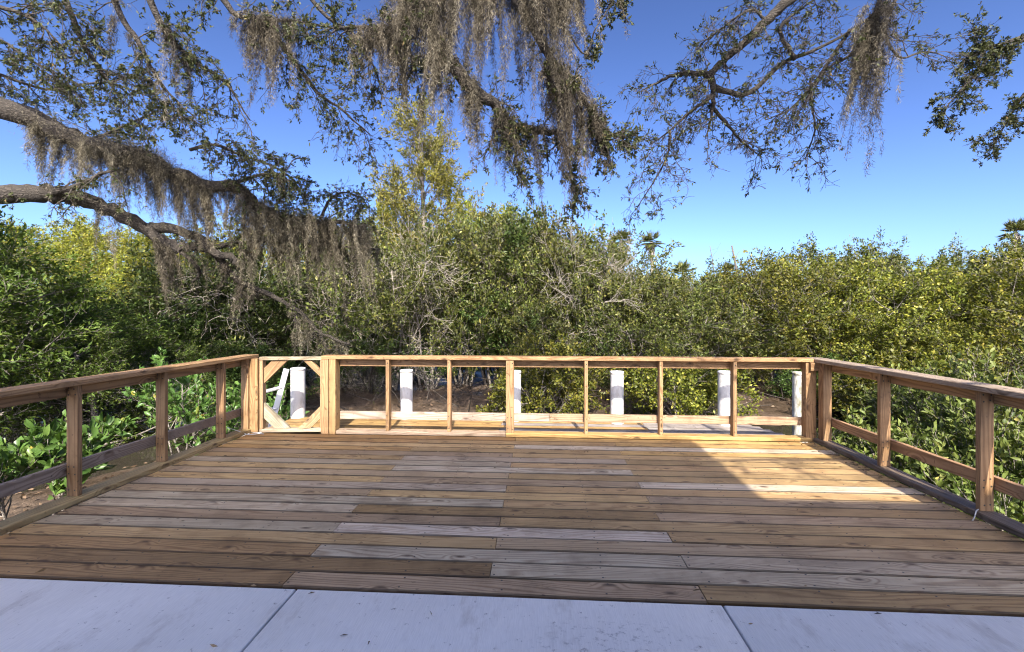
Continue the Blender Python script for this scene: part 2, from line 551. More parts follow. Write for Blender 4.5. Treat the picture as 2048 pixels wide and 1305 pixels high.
PINE = (0.335, 0.21, 0.105)
PINE2 = (0.27, 0.165, 0.082)
rail_l = railing_along_y(0.0, -1, [0.13, 0.92, 1.70, 2.47], 'left pine railing with grey lower rail, leafy shrubs behind it', [(0.38, 0.28, 0.13), PINE2, PINE2, (0.26, 0.205, 0.155), PINE])
for py in (2.895,):
    one('corner_post', rail_l, 51, (-0.075, py, 0.0), (-0.075, py, RH - 0.042), 0.089, 0.089, (1, 0, 0), PINE, ch=0.004)
    one('corner_post', rail_l, 52, (0.022, py + 0.02, 0.0), (0.022, py + 0.02, RH - 0.042), 0.10, 0.089, (1, 0, 0), (0.35, 0.22, 0.105), ch=0.004)
rail_r = railing_along_y(DW, 1, [0.28, 1.06, 1.97], 'right pine railing above dark weathered curb, mangrove leaves pressing behind it', [(0.15, 0.115, 0.085), PINE2, PINE2, (0.35, 0.215, 0.115), (0.33, 0.26, 0.19)])
one('corner_post', rail_r, 53, (DW + 0.085, DD - 0.045, 0.0), (DW + 0.085, DD - 0.045, RH - 0.042), 0.089, 0.089, (1, 0, 0), PINE2, ch=0.004)
one('corner_block', rail_r, 54, (DW - 0.045, DD + 0.008, RH - 0.088), (DW + 0.04, DD + 0.008, RH - 0.088), 0.089, 0.05, (0, 0, 1), PINE2)

YB = DD + 0.06
rail_b = empty('deck_railing', (3.6, YB, 0), 'long back pine railing with white pilings standing behind it', 'railing', 'railings around the deck')
XG = 0.93
one('curb_board', rail_b, 61, (XG + 0.10, DD + 0.06, 0.022), (3.0, DD + 0.06, 0.022), 0.12, 0.044, (0, 1, 0), (0.36, 0.27, 0.19), ch=0.006)
one('curb_board', rail_b, 62, (3.004, DD + 0.06, 0.022), (DW - 0.03, DD + 0.06, 0.022), 0.12, 0.044, (0, 1, 0), (0.42, 0.27, 0.10), ch=0.006)
for i, px in enumerate([1.63, 2.35, 3.91, 4.74, 5.54]):
    one('post', rail_b, 70 + i, (px, YB, 0.046), (px, YB, RH - 0.042), 0.038, 0.089, (1, 0, 0), jit(PINE, .08), ch=0.003)
one('post', rail_b, 76, (3.05, YB, 0.046), (3.05, YB, RH - 0.042), 0.089, 0.089, (1, 0, 0), PINE, ch=0.003)
one('gate_post', rail_b, 77, (XG - 0.035, YB - 0.02, 0.0), (XG - 0.035, YB - 0.02, RH - 0.042), 0.089, 0.089, (1, 0, 0), PINE, ch=0.003)
one('gate_post', rail_b, 78, (XG + 0.055, YB, 0.0), (XG + 0.055, YB, RH - 0.042), 0.075, 0.12, (1, 0, 0), (0.36, 0.23, 0.105), ch=0.003)
one('corner_post', rail_b, 79, (DW - 0.02, YB + 0.005, 0.0), (DW - 0.02, YB + 0.005, RH - 0.042), 0.11, 0.089, (1, 0, 0), PINE2, ch=0.003)
one('top_rail', rail_b, 80, (XG + 0.1, YB + 0.066, RH - 0.086), (DW + 0.02, YB + 0.066, RH - 0.086), 0.089, 0.038, (0, 0, 1), PINE2, ch=0.003)
one('lower_rail', rail_b, 81, (XG + 0.1, YB + 0.066, 0.2), (3.5, YB + 0.066, 0.2), 0.09, 0.038, (0, 0, 1), (0.38, 0.30, 0.235), ch=0.003)
one('lower_rail', rail_b, 82, (3.503, YB + 0.066, 0.2), (DW + .02, YB + 0.066, 0.2), 0.09, 0.038, (0, 0, 1), (0.37, 0.26, 0.165), ch=0.003)
one('cap_rail', rail_b, 83, (XG - 0.08, YB + 0.02, RH - 0.021), (DW + 0.0, YB + 0.02, RH - 0.021), 0.15, 0.04, (0, 1, 0), (0.35, 0.21, 0.10), ch=0.005)

SCREW = MB()
SCREW.add(np.stack([.0065 * np.cos(disc_a), np.zeros(7), .0065 * np.sin(disc_a)], -1), np.arange(7)[None])
SCREW = SCREW.mesh('screw_head', M_screw)


def screws(rail, pts):
    for (x, y, z) in pts:
        link('screw_head', SCREW, rail, Vector((x + R0.uniform(-.006, .006), y, z + R0.uniform(-.006, .006))) - rail.location)


for rl_, xc, ys in ((rail_l, -0.082, [0.13, 0.92, 1.70, 2.47]), (rail_r, DW + 0.082, [0.28, 1.06, 1.97])):
    screws(rl_, [(xc + dx, y - .0205, z) for y in ys for dx in (-.022, .022) for z in (.845, .80, .26, .21, .09)])
screws(rail_b, [(x + dx, YB - .0463, z) for x, w in ((1.63, 0), (2.35, 0), (3.05, .022), (3.91, 0), (4.74, 0), (5.54, 0)) for dx in ((0,) if w == 0 else (-w, w)) for z in (.83, .22, .09)])
# ---- gate, standing a little ajar
gate = empty('wooden_gate', (0.115, YB - 0.035, 0), 'small open-framed pine gate with diagonal corner braces, left of the back railing', 'gate')
gate.rotation_euler = (0, 0, math.radians(6))


def gpart(name, seed, *a, **k):
    B = Boards(seed); B.board(*a, **k)
    return B.build(name, gate)


GP = (0.36, 0.24, 0.13); GG = (0.32, 0.27, 0.18)
GW, GB, GT = 0.735, 0.05, 0.892
gpart('stile', 90, (0.019, 0, GB), (0.019, 0, GT - .04), 0.038, 0.085, (1, 0, 0), GP, ch=.003)
gpart('stile', 91, (GW - .019, 0, GB), (GW - .019, 0, GT - .04), 0.038, 0.085, (1, 0, 0), GP, ch=.003)
gpart('top_bar', 92, (0.0, 0, GT - .019), (GW, 0, GT - .019), 0.085, 0.038, (0, 1, 0), GG, ch=.003)
gpart('bottom_bar', 93, (0.0, 0.004, GB - .021), (GW, 0.004, GB - .021), 0.095, 0.038, (0, 1, 0), (0.42, 0.34, 0.24), ch=.003)


def brace(name, cx, cz, sx, sz, leg, wid, tint, y, seed):
    """a board across the corner (cx, cz): a four-sided plate cut to both frame bars"""
    a = (cx + sx * leg, cz); b = (cx, cz + sz * leg)
    lo = leg - wid * 1.414
    c = (cx, cz + sz * lo); d = (cx + sx * lo, cz)
    me = bpy.data.meshes.new(name)
    poly = [a, b, c, d]
    if sx * sz < 0: poly = poly[::-1]
    th = 0.019
    V = [(p[0], y - th, p[1]) for p in poly] + [(p[0], y + th, p[1]) for p in poly]
    Fs = [(0, 1, 2, 3), (7, 6, 5, 4)] + [(i + 4, (i + 1) % 4 + 4, (i + 1) % 4, i) for i in range(4)]
    me.from_pydata(V, [], Fs)
    uvl = me.uv_layers.new(name='UVMap')
    k = 0
    for p in me.polygons:
        for li in p.loop_indices:
            v = me.vertices[me.loops[li].vertex_index].co
            uu = (v.x * sx - v.z * sz) * 0.7071 + seed; ww = (v.x * sx + v.z * sz) * 0.7071 + v.y + seed * 3.3
            uvl.data[li].uv = (uu, ww)
    at_ = me.attributes.new('tint', 'FLOAT_COLOR', 'FACE')
    at_.data.foreach_set('color', np.array([(*tint, 1)] * len(me.polygons), np.float32).ravel())
    me.materials.append(WOOD); me.update()
    return link(name, me, gate)


brace('corner_brace', 0.041, GT - .041, 1, -1, 0.27, 0.125, PINE, 0.0, 1.3)
brace('corner_brace', GW - .041, GT - .041, -1, -1, 0.20, 0.06, PINE, 0.0, 2.7)
b3 = brace('corner_brace', 0.041, GB + .001, 1, 1, 0.30, 0.125, (0.36, 0.33, 0.24), 0.0, 3.1)
b3['label'] = 'greenish weathered bottom brace'
brace('corner_brace', GW - .041, GB + .001, -1, 1, 0.26, 0.10, (0.38, 0.27, 0.15), 0.0, 4.9)

# ---- pilings
pil = [
    (596, 736, 6.10, 'white dock piling seen through the open frame of the gate', M_pvc, 0.092),
    (813, 740, 6.02, 'white dock piling in the second bay of the back railing from the gate', M_pvc, 0.083),
    (1029, 742, 5.92, 'white dock piling half hidden behind the thick middle railing post', M_pvc, 0.085),
    (1234, 743, 5.78, 'white dock piling between two thin posts right of the middle railing post', M_pvc, 0.083),
    (1451, 743, 5.68, 'white dock piling touching the last thin post before the right corner', M_pvc, 0.090),
    (1600, 745, 5.72, 'mouldy blotched dock piling against the right corner post', M_old, 0.085)]
for (u, v, d, lab, mt, rad) in pil:
    p = at(u, v, d)
    o = empty('dock_piling', (p[0], p[1], -1.3), lab, 'piling', 'pilings along the dock walkway')
    m = MB()
    zt = p[2] + 1.3
    k = 40
    ang = np.arange(k) / k * 2 * np.pi
    prof = [(rad, 0), (rad, zt * 0.5), (rad, zt - 0.03)]
    V = np.concatenate([np.stack([q * np.cos(ang), q * np.sin(ang), np.full(k, z)], -1) for q, z in prof])
    i = np.arange(len(prof) - 1)[:, None] * k; j = np.arange(k)[None]; j2 = (j + 1) % k
    m.add(V, np.stack([i + j, i + j2, i + k + j2, i + k + j], -1).reshape(-1, 4))
    link('sleeve', m.mesh('sleeve', mt, True), o)
    m = MB()
    prof = [(rad + .001, zt - 0.03), (rad + 0.004, zt - 0.029), (rad + 0.004, zt - 0.006), (rad, zt), (rad * .9, zt + .002)]
    V = np.concatenate([np.stack([q * np.cos(ang), q * np.sin(ang), np.full(k, z)], -1) for q, z in prof])
    i = np.arange(len(prof) - 1)[:, None] * k
    m.add(V, [np.stack([i + j, i + j2, i + k + j2, i + k + j], -1).reshape(-1, 4), (np.arange(k) + (len(prof) - 1) * k)[None]])
    link('cap', m.mesh('cap', mt), o)

# ---- aluminium ladder leaning at the end of the walkway
pt = at(573, 738, 6.35); pb = at(534, 885, 6.15)
axis = unit(pb - pt)
off = np.array([-0.24, -0.17, -0.06])
lad = empty('aluminium_ladder', tuple(pb), 'dull aluminium ladder leaning beside the gate behind the left corner post', 'ladder')
for s in (0, 1):
    B = Boards(5)
    a, b = pt + off * s, pb + off * s + axis * 0.5
    B.board(a, b, 0.075, 0.026, (0.8, 0.55, 0.3), (1, 1, 1), 0.004)
    o = B.build('side_rail', lad, M_alu); o.location = -Vector(pb)
for k in range(5):
    a = pt + axis * (0.26 + 0.29 * k)
    B = Boards(6)
    B.board(a - off * 0.01, a + off * 1.01, 0.055, 0.028, axis * -0.4 + np.array([0.3, .9, 0]), (1, 1, 1), 0.004)
    o = B.build('rung', lad, M_alu); o.location = -Vector(pb)

# ---- white strap lying over the right curb, white cord at the left corner
m = MB()
c = smooth_line([(DW - 0.07, 0.98, 0.004), (DW - 0.03, 1.01, 0.012), (DW + 0.0, 1.03, 0.047), (DW + 0.03, 1.05, 0.050), (DW + 0.045, 1.058, 0.05)], 14)
m.tube(c, 0.004, 6)
tag(link('cable_tie', m.mesh('cable_tie', M_strap, True)), 'white cable tie looped over the dark curb below the right railing', 'cable tie')
m = MB()
c = smooth_line([(-0.12, 2.62, 0.12), (-0.06, 2.72, 0.055), (0.03, 2.76, 0.006), (0.14, 2.80, 0.006), (0.2, 2.79, 0.006)], 16)
m.tube(c, 0.005, 6)
tag(link('rope_end', m.mesh('rope_end', M_strap, True)), 'short white rope end at the foot of the left corner post', 'rope')

# ---- concrete slab, three bays with open joints
B = Boards(2)
me = MB()
for a, b in ((-3.2, 2.142), (2.150, 4.262), (4.270, 11.0)):
    x0, x1, y0, y1, z0, z1, c = a, b, -6.4, -0.012, -0.16, -0.004, 0.006
    V = [(x0, y0, z0), (x1, y0, z0), (x1, y1, z0), (x0, y1, z0), (x0, y0, z1 - c), (x1, y0, z1 - c), (x1, y1, z1 - c), (x0, y1, z1 - c),
         (x0 + c, y0 + c, z1), (x1 - c, y0 + c, z1), (x1 - c, y1 - c, z1), (x0 + c, y1 - c, z1)]
    me.add(V, np.array([(0, 1, 5, 4), (1, 2, 6, 5), (2, 3, 7, 6), (3, 0, 4, 7), (4, 5, 9, 8), (5, 6, 10, 9), (6, 7, 11, 10), (7, 4, 8, 11), (8, 9, 10, 11)]))
tag(link('pavement', me.mesh('pavement', M_slab)), 'pale broomed concrete slab in three bays in front of the deck', 'pavement', kind='structure')

# ---- the house behind the camera, whose roof shades the deck
house = empty('white_house', (3.5, -9.5, 0), 'white sided house behind the slab whose eaves shade the deck', 'house')


def box(m, x0, x1, y0, y1, z0, z1):
    V = [(x0, y0, z0), (x1, y0, z0), (x1, y1, z0), (x0, y1, z0), (x0, y0, z1), (x1, y0, z1), (x1, y1, z1), (x0, y1, z1)]
    m.add(V, np.array([(3, 2, 1, 0), (4, 5, 6, 7), (0, 1, 5, 4), (1, 2, 6, 5), (2, 3, 7, 6), (3, 0, 4, 7)]))


def hpart(name, m, mat):
    return link(name, m.mesh(name, mat), house, (-3.5, 9.5, 0))


EY = -6.0
TS = math.tan(SUN_EL) / math.cos(SUN_AZ)
ZE1 = (DD + 0.02 - EY) * TS
ZE2 = (1.27 - EY) * TS
HX0, HX1 = 0.95, 5.09 + (2.6 - EY) * math.tan(SUN_AZ)
m = MB(); box(m, HX0 + .3, HX1 - .3, -13.0, EY - .45, -0.1, ZE1 - 0.12); hpart('wall', m, M_siding)
m = MB(); box(m, HX1 - .29, 7.5, -13.0, EY - .45, -0.1, ZE2 - 0.12); hpart('wall', m, M_siding)


def roof(x0, x1, ze):
    m = MB()
    yr, zr = -9.7, ze + (EY + 9.7) * 0.40
    for z in (0,):
        V = [(x0, EY, ze), (x1, EY, ze), (x1, yr, zr), (x0, yr, zr), (x0, -13.45, ze), (x1, -13.45, ze)]
        Vl = [(a, b, ze - 0.14) for a, b, c in V]
        f = [(0, 1, 2, 3), (3, 2, 5, 4), (9, 8, 7, 6), (10, 11, 8, 9), (6, 7, 1, 0), (4, 5, 11, 10), (1, 7, 8, 2), (2, 8, 11, 5), (6, 0, 3, 9), (9, 3, 4, 10)]
        m.add(V + Vl, np.array(f))
    hpart('roof', m, M_roof)


roof(HX0, HX1, ZE1)
roof(HX1 - 0.28, 7.75, ZE2)
for x in (1.6, 4.6):
    m = MB(); box(m, x, x + 1.1, EY - .46, EY - .42, 0.9, 2.2); w = hpart('window', m, M_siding)
    m = MB(); box(m, x + .07, x + 1.03, EY - .45, EY - .41, 0.97, 2.13); g_ = link('pane', m.mesh('pane', M_glass), w)
m = MB(); box(m, 3.0, 3.95, EY - .46, EY - .42, 0.0, 2.1); d_ = hpart('door', m, M_glass)

#VEG
# ------------------------------------------------------------------ ground and water
def terrain(x, y):
    x = np.asarray(x, float); y = np.asarray(y, float)
    z = -1.02 + 0.34 * np.clip((y - 9.0) / 6.0, 0, 1) + 0.9 * np.clip((y - 22) / 30, 0, 1)
    z += 0.80 * np.clip((-0.2 - y) / 1.6, 0, 1) ** 0.8
    z -= 0.40 * np.exp(-(((x + 6.2) / 3.0) ** 2 + ((y - 5.6) / 2.8) ** 2) ** 1.5)
    z += 0.16 * np.exp(-((x + 1.5) / 1.6) ** 2 - ((y - 2.2) / 2.2) ** 2)
    z -= 0.34 * np.exp(-(((x - 12.5) / 5.0) ** 2 + ((y - 8.2 - (x - 12) * 0.2) / 1.7) ** 2) ** 1.5)
    z -= 0.30 * np.exp(-(((x - 6.9) / 0.8) ** 2 + ((y - 3.9) / 1.1) ** 2) ** 1.5)
    z += 0.10 * np.sin(x * 0.9 + 1.3 * np.sin(y * 0.7)) * np.sin(y * 0.8 + 0.4) + 0.035 * np.sin(x * 3.1 + y) * np.sin(y * 2.7 - x * 0.6)
    return z


gx = np.concatenate([-np.geomspace(900, 22, 14), np.arange(-20, 26, 0.25), np.geomspace(27, 900, 14)])
gy = np.concatenate([-np.geomspace(300, 7, 8), np.arange(-5, 24, 0.25), np.geomspace(25, 1500, 16)])
GX, GY = np.meshgrid(gx, gy)
GZ = terrain(GX, GY)
rg = np.random.default_rng(5)
near = (np.abs(GX) < 30) & (GY < 25) & (GY > 0)
GZ = GZ + np.where(near, rg.normal(0, 0.018, GZ.shape), 0)
GZ = np.where((GX > -3.3) & (GX < 11.2) & (GY < 0.0), -0.5, GZ)
m = MB()
W_ = len(gx)
i = np.arange(len(gy) - 1)[:, None] * W_; j = np.arange(W_ - 1)[None]
m.add(np.stack([GX, GY, GZ], -1).reshape(-1, 3), np.stack([i + j, i + j + 1, i + W_ + j + 1, i + W_ + j], -1).reshape(-1, 4))
tag(link('ground', m.mesh('ground', M_mud, True)), 'dark creek mud bank with litter and tide marks', 'ground', kind='structure')
m = MB()
m.add([(-40, 1.0, -1.12), (40, 1.0, -1.12), (40, 16, -1.12), (-40, 16, -1.12)], np.array([[0, 1, 2, 3]]))
tag(link('water', m.mesh('water', M_water)), 'shallow creek water at low tide', 'water', kind='structure')

# ------------------------------------------------------------------ leaves, branches, moss
def frame(d, rng):
    d = unit(d)
    r = unit(rng.normal(0, 1, d.shape) + np.array([0, 0, 0.9]))
    s = unit(np.cross(d, r))
    return d, s, np.cross(s, d)


def add_leaves(m, P, D, L, Wd, rng, fold=0.25, val=None, fine=False):
    """leaf blades at points P pointing along D"""
    n = len(P)
    d, s, u = frame(D, rng)
    L = np.broadcast_to(L, (n,))[:, None]; Wd = np.broadcast_to(Wd, (n,))[:, None]
    if val is None: val = np.clip(rng.normal(0.5, 0.22, n), 0, 1)
    if not fine:
        V = np.stack([P, P + d * L * .5 + s * Wd * .5 + u * Wd * fold, P + d * L - u * L * 0.08, P + d * L * .5 - s * Wd * .5 + u * Wd * fold], 1)
        m.add(V.reshape(-1, 3), np.arange(n * 4).reshape(n, 4), val)
    else:
        b = -u * L * 0.10
        V = np.stack([P, P + d * L * .38 + u * L * .03, P + d * L * .74, P + d * L + b,
                      P + d * L * .32 + s * Wd * .42 + u * Wd * fold, P + d * L * .70 + s * Wd * .46 + u * Wd * fold,
                      P + d * L * .32 - s * Wd * .42 + u * Wd * fold, P + d * L * .70 - s * Wd * .46 + u * Wd * fold], 1)
        o = np.arange(n)[:, None] * 8
        q = np.concatenate([o + np.array([1, 2, 5, 4]), o + np.array([2, 1, 6, 7])])
        t = np.concatenate([o + np.array([0, 1, 4]), o + np.array([2, 3, 5]), o + np.array([1, 0, 6]), o + np.array([3, 2, 7])])
        m.add(V.reshape(-1, 3), [q, t], None)
        m.attr[-2] = np.tile(val, 2); m.attr[-1] = np.tile(val, 4)


class Tree:
    def __init__(self, seed):
        self.rng = np.random.default_rng(seed)
        self.wood, self.leaf = MB(), MB()
        self.tips = []

    def grow(self, p, d, L, r, lvl, S):
        rng = self.rng
        n = S['seg'][lvl]
        d = unit(d)
        pts, rad, dirs = [np.array(p, float)], [r], [d]
        for i in range(n):
            d = unit(d + rng.normal(0, S['wob'][lvl], 3) + np.array([0, 0, S['up'][lvl]]))
            pts.append(pts[-1] + d * L / n)
            rad.append(max(r * (1 - (i + 1) / n * S.get('taper', 0.75)), S.get('rmin', 0.0025)))
            dirs.append(d)
        self.wood.tube(pts, rad, (8, 5, 4, 3, 3)[lvl], cap=lvl == 0, val=rng.random())
        last = lvl == len(S['seg']) - 1
        if last:
            self.tips.append((np.array(pts), np.array(dirs)))
            return
        nc = S['nch'][lvl]
        for c in range(nc):
            f = S['start'][lvl] + (1 - S['start'][lvl]) * ((c + rng.random()) / nc)
            k = f * n; i = min(int(k), n - 1)
            q = pts[i] + (pts[i + 1] - pts[i]) * (k - i)
            ax = unit(rng.normal(0, 1, 3)); perp = unit(np.cross(dirs[i], ax))
            a = S['ang'][lvl] * rng.uniform(0.7, 1.3)
            cd = dirs[i] * math.cos(a) + perp * math.sin(a)
            sc = S['shape'](f) if lvl == 0 and 'shape' in S else (1.15 - 0.5 * f)
            self.grow(q, cd, S['len'][lvl + 1] * sc * rng.uniform(0.7, 1.25), rad[i] * S.get('rr', 0.55), lvl + 1, S)
        if S.get('endtwig', True) and lvl > 0:
            self.grow(pts[-1], d, S['len'][lvl + 1] * 0.8, rad[-1] * 0.8, lvl + 1, S)

    def leaves(self, per, L, W, spread=0.8, jit_=0.04, upb=0.25, fine=False, droop=0.0, keep=1.0):
        rng = self.rng
        P, D, val = [], [], []
        for pts, dirs in self.tips:
            if rng.random() > keep: continue
            n = max(1, int(per * rng.uniform(0.5, 1.4)))
            t = rng.random(n) ** 0.8 * (len(pts) - 1)
            i = np.minimum(t.astype(int), len(pts) - 2)
            f = (t - i)[:, None]
            P.append(pts[i] * (1 - f) + pts[i + 1] * f + rng.normal(0, jit_, (n, 3)))
            D.append(dirs[i] * 0.6 + rng.normal(0, spread, (n, 3)) + np.array([0, 0, upb - droop]))
            val.append(np.clip(rng.normal(rng.uniform(0.3, 0.7), 0.17, n), 0, 1))
        P, D, val = np.concatenate(P), np.concatenate(D), np.concatenate(val)
        n = len(P)
        add_leaves(self.leaf, P, D, L * rng.uniform(0.65, 1.25, n), W * rng.uniform(0.7, 1.25, n), rng, val=val, fine=fine)
        return n


G_OLIVE = [(0.0, (0.0275, 0.0396, 0.0072)), (0.53, (0.09, 0.1098, 0.0221)), (0.75, (0.165, 0.175, 0.0403)), (1.0, (0.27, 0.245, 0.072))]
G_YELLOW = [(0.0, (0.0303, 0.0413, 0.0062)), (0.48000000000000004, (0.1125, 0.1278, 0.0173)), (0.75, (0.21, 0.205, 0.0288)), (1.0, (0.33, 0.28, 0.056))]
G_GREY = [(0.0, (0.0275, 0.0341, 0.0099)), (0.58, (0.09, 0.1008, 0.0324)), (1.0, (0.22, 0.205, 0.09))]
G_DARK = [(0.0, (0.0112, 0.0215, 0.0047)), (0.58, (0.0549, 0.0909, 0.0183)), (1.0, (0.128, 0.162, 0.0353))]
G_CEDAR = [(0.0, (0.0234, 0.045, 0.0082)), (0.5, (0.078, 0.124, 0.0208)), (1.0, (0.156, 0.195, 0.0312))]
G_GOLDEN = [(0.0, (0.1, 0.125, 0.0153)), (0.5, (0.2, 0.215, 0.0255)), (0.85, (0.29, 0.275, 0.0382)), (1.0, (0.36, 0.29, 0.0595))]
G_BROAD = [(0.0, (0.045, 0.10, 0.022)), (0.6, (0.085, 0.165, 0.035)), (0.92, (0.14, 0.22, 0.05)), (1.0, (0.32, 0.26, 0.04))]
G_OAK = [(0.0, (0.026, 0.034, 0.012)), (0.5, (0.05, 0.058, 0.020)), (0.85, (0.085, 0.088, 0.032)), (1.0, (0.16, 0.11, 0.05))]
G_PALM = [(0.0, (0.05, 0.07, 0.02)), (0.5, (0.09, 0.11, 0.03)), (1.0, (0.2, 0.17, 0.07))]
L_OLIVE = leaf_material('olive_mangrove_leaf', G_OLIVE)
L_YEL = leaf_material('yellow_green_mangrove_leaf', G_YELLOW)
L_GREY = leaf_material('grey_green_leaf', G_GREY, rough=0.5)
L_DARK = leaf_material('dark_green_leaf', G_DARK)
L_CEDAR = leaf_material('cedar_spray', G_CEDAR, rough=0.6)
L_GOLD = leaf_material('golden_green_spray', G_GOLDEN, rough=0.6)
L_BROAD = leaf_material('broad_shrub_leaf', G_BROAD, rough=0.35, objvar=0.12)
L_OAK = leaf_material('oak_leaf', G_OAK, trans=0.15, rough=0.58)
L_MANG2 = leaf_material('railside_mangrove_leaf', [(0.0, (0.045, 0.07, 0.015)), (0.55, (0.115, 0.145, 0.030)), (0.9, (0.20, 0.22, 0.06)), (1.0, (0.33, 0.28, 0.08))], rough=0.5, objvar=0.18)
L_PALM = leaf_material('palm_frond', G_PALM, rough=0.5)
B_GREY = bark_material('grey_twig_bark', (0.10, 0.085, 0.07), (0.30, 0.265, 0.23))
B_PALE = bark_material('pale_twig_bark', (0.20, 0.17, 0.14), (0.44, 0.395, 0.34))
B_DARK = bark_material('dark_twig_bark', (0.022, 0.018, 0.014), (0.085, 0.07, 0.056))
B_OAK = bark_material('oak_bark', (0.011, 0.009, 0.007), (0.062, 0.051, 0.04), 7.0, (0.45, 1.6, 1.6))
B_SNAG = bark_material('weathered_snag', (0.07, 0.058, 0.05), (0.17, 0.145, 0.125))
B_DEAD = bark_material('dead_wood', (0.16, 0.13, 0.11), (0.36, 0.31, 0.27))
M_MOSS = leaf_material('spanish_moss', [(0.0, (0.02, 0.017, 0.012)), (0.45, (0.088, 0.074, 0.052)), (0.8, (0.185, 0.16, 0.115)), (1.0, (0.32, 0.285, 0.215))], trans=0.08, rough=0.9, objvar=0.1, tint_t=(1, 0.95, 0.85))


def proto(seed, S, leafmat, bark, per, L, W, stems=1, hgt=4.0, spread=0.3, lean=0.45, **kw):
    """one kind of tree: returns (trunk mesh, crown mesh, height)"""
    T = Tree(seed)
    rng = T.rng
    for s in range(stems):
        a = (s + rng.random()) / stems * 2 * math.pi
        k = lean * rng.uniform(0.3, 1.1) if stems > 1 else 0.05
        d = np.array([math.cos(a) * k, math.sin(a) * k, 1])
        p = np.array([math.cos(a), math.sin(a), 0]) * spread * rng.uniform(0.2, 1) * (stems > 1) + np.array([0, 0, -0.15])
        T.grow(p, d, S['len'][0] * rng.uniform(0.8, 1.1), S['r0'], 0, S)
    T.leaves(per, L, W, **kw)
    zs = np.concatenate(T.leaf.v)[:, 2]
    return T.wood.mesh('trunk', bark, True), T.leaf.mesh('crown', leafmat), float(np.percentile(zs, 99.7))


S_MANG = dict(seg=[6, 5, 4, 3], wob=[.13, .17, .2, .22], up=[.05, .05, .06, .08], len=[3.1, 1.55, .75, .36], nch=[8, 6, 5], start=[.30, .2, .25], ang=[.95, .8, .75], r0=.045, rr=.55)
S_TWIG = dict(seg=[6, 6, 5, 3], wob=[.14, .2, .24, .25], up=[.05, .0, -.02, 0], len=[3.4, 1.7, .9, .42], nch=[8, 7, 5], start=[.08, .15, .2], ang=[.9, .85, .8], r0=.05, rr=.6, rmin=.004)
S_CEDAR = dict(seg=[8, 6, 4, 3], wob=[.05, .12, .16, .2], up=[.05, .06, .03, .05], len=[4.2, 2.0, .8, .34], nch=[20, 8, 6], start=[.04, .12, .15], ang=[1.2, .75, .7], r0=.11, rr=.42, shape=lambda f: 1.25 - 0.95 * f)
S_GOLD = dict(seg=[8, 6, 4, 3], wob=[.06, .14, .18, .2], up=[.06, .07, .05, .08], len=[5.0, 2.4, 1.0, .42], nch=[15, 8, 6], start=[.25, .25, .2], ang=[1.05, .75, .7], r0=.13, rr=.45, shape=lambda f: 1.2 - 0.6 * f)
S_TALL = dict(seg=[12, 6, 4, 3], wob=[.035, .13, .18, .22], up=[.05, .05, .03, .04], len=[9.0, 2.1, 0.95, .42], nch=[30, 7, 5], start=[.30, .2, .2], ang=[1.0, .75, .7], r0=.15, rr=.36, shape=lambda f: 1.35 - 1.0 * f)
S_LOW = dict(seg=[5, 4, 3, 3], wob=[.2, .2, .22, .2], up=[.04, .05, .08, .08], len=[1.5, .9, .5, .26], nch=[6, 5, 4], start=[.1, .2, .25], ang=[.95, .8, .75], r0=.03, rr=.55)

PR = {}
for k in range(3):
    PR['olive%d' % k] = proto(100 + k, S_MANG, L_OLIVE, B_GREY, 14, .092, .044, stems=6, lean=.5, keep=.68)
    PR['yellow%d' % k] = proto(120 + k, S_MANG, L_YEL, B_GREY, 17, .088, .044, stems=6, lean=.55, keep=.7)
for k in range(2):
    PR['dark%d' % k] = proto(140 + k, S_MANG, L_DARK, B_DARK, 14, .10, .046, stems=6, lean=.5, keep=.68)
    PR['grey%d' % k] = proto(150 + k, S_TWIG, L_GREY, B_PALE, 7, .08, .034, stems=6, lean=.5, keep=.75)
    PR['cedar%d' % k] = proto(160 + k, S_CEDAR, L_CEDAR, B_GREY, 13, .10, .03, spread=.55)
    PR['gold%d' % k] = proto(170 + k, S_GOLD, L_GOLD, B_GREY, 15, .13, .045, spread=.55)
    PR['lowyellow%d' % k] = proto(180 + k, S_LOW, L_YEL, B_GREY, 15, .085, .044, stems=7, lean=.7, keep=.8)
    PR['lowdark%d' % k] = proto(190 + k, S_LOW, L_DARK, B_DARK, 15, .08, .04, stems=7, lean=.7)
PR['bare0'] = proto(155, S_TWIG, L_GREY, B_PALE, 2, .05, .02, stems=6, lean=.55, keep=.3)
L_TALL = leaf_material('tall_cedar_spray', [(0.0, (0.08, 0.09, 0.014)), (0.5, (0.19, 0.185, 0.03)), (1.0, (0.31, 0.26, 0.06))], rough=0.6)
PR['tall0'] = proto(200, S_TALL, L_TALL, B_GREY, 20, .11, .036, spread=.5, keep=.85)

RV = random.Random(77)


def plant(kind, var, u, d, vtop, name, label, cat, group, wide=1.0):
    tr, cr, h = PR[kind + str(var)]
    p = at(u, HORIZ, d)
    zb = float(terrain(p[0], p[1]))
    H = at(u, vtop, d)[2] - zb
    o = empty(name, (p[0], p[1], zb - 0.05), label, cat, group)
    s = H / h
    w = s * wide
    rz = RV.uniform(0, 6.28)
    for nm, me in (('trunk', tr), ('crown', cr)):
        c = link(nm, me, o)
        c.scale = (w, w, s)
        c.rotation_euler = (0, 0, rz)
    return o


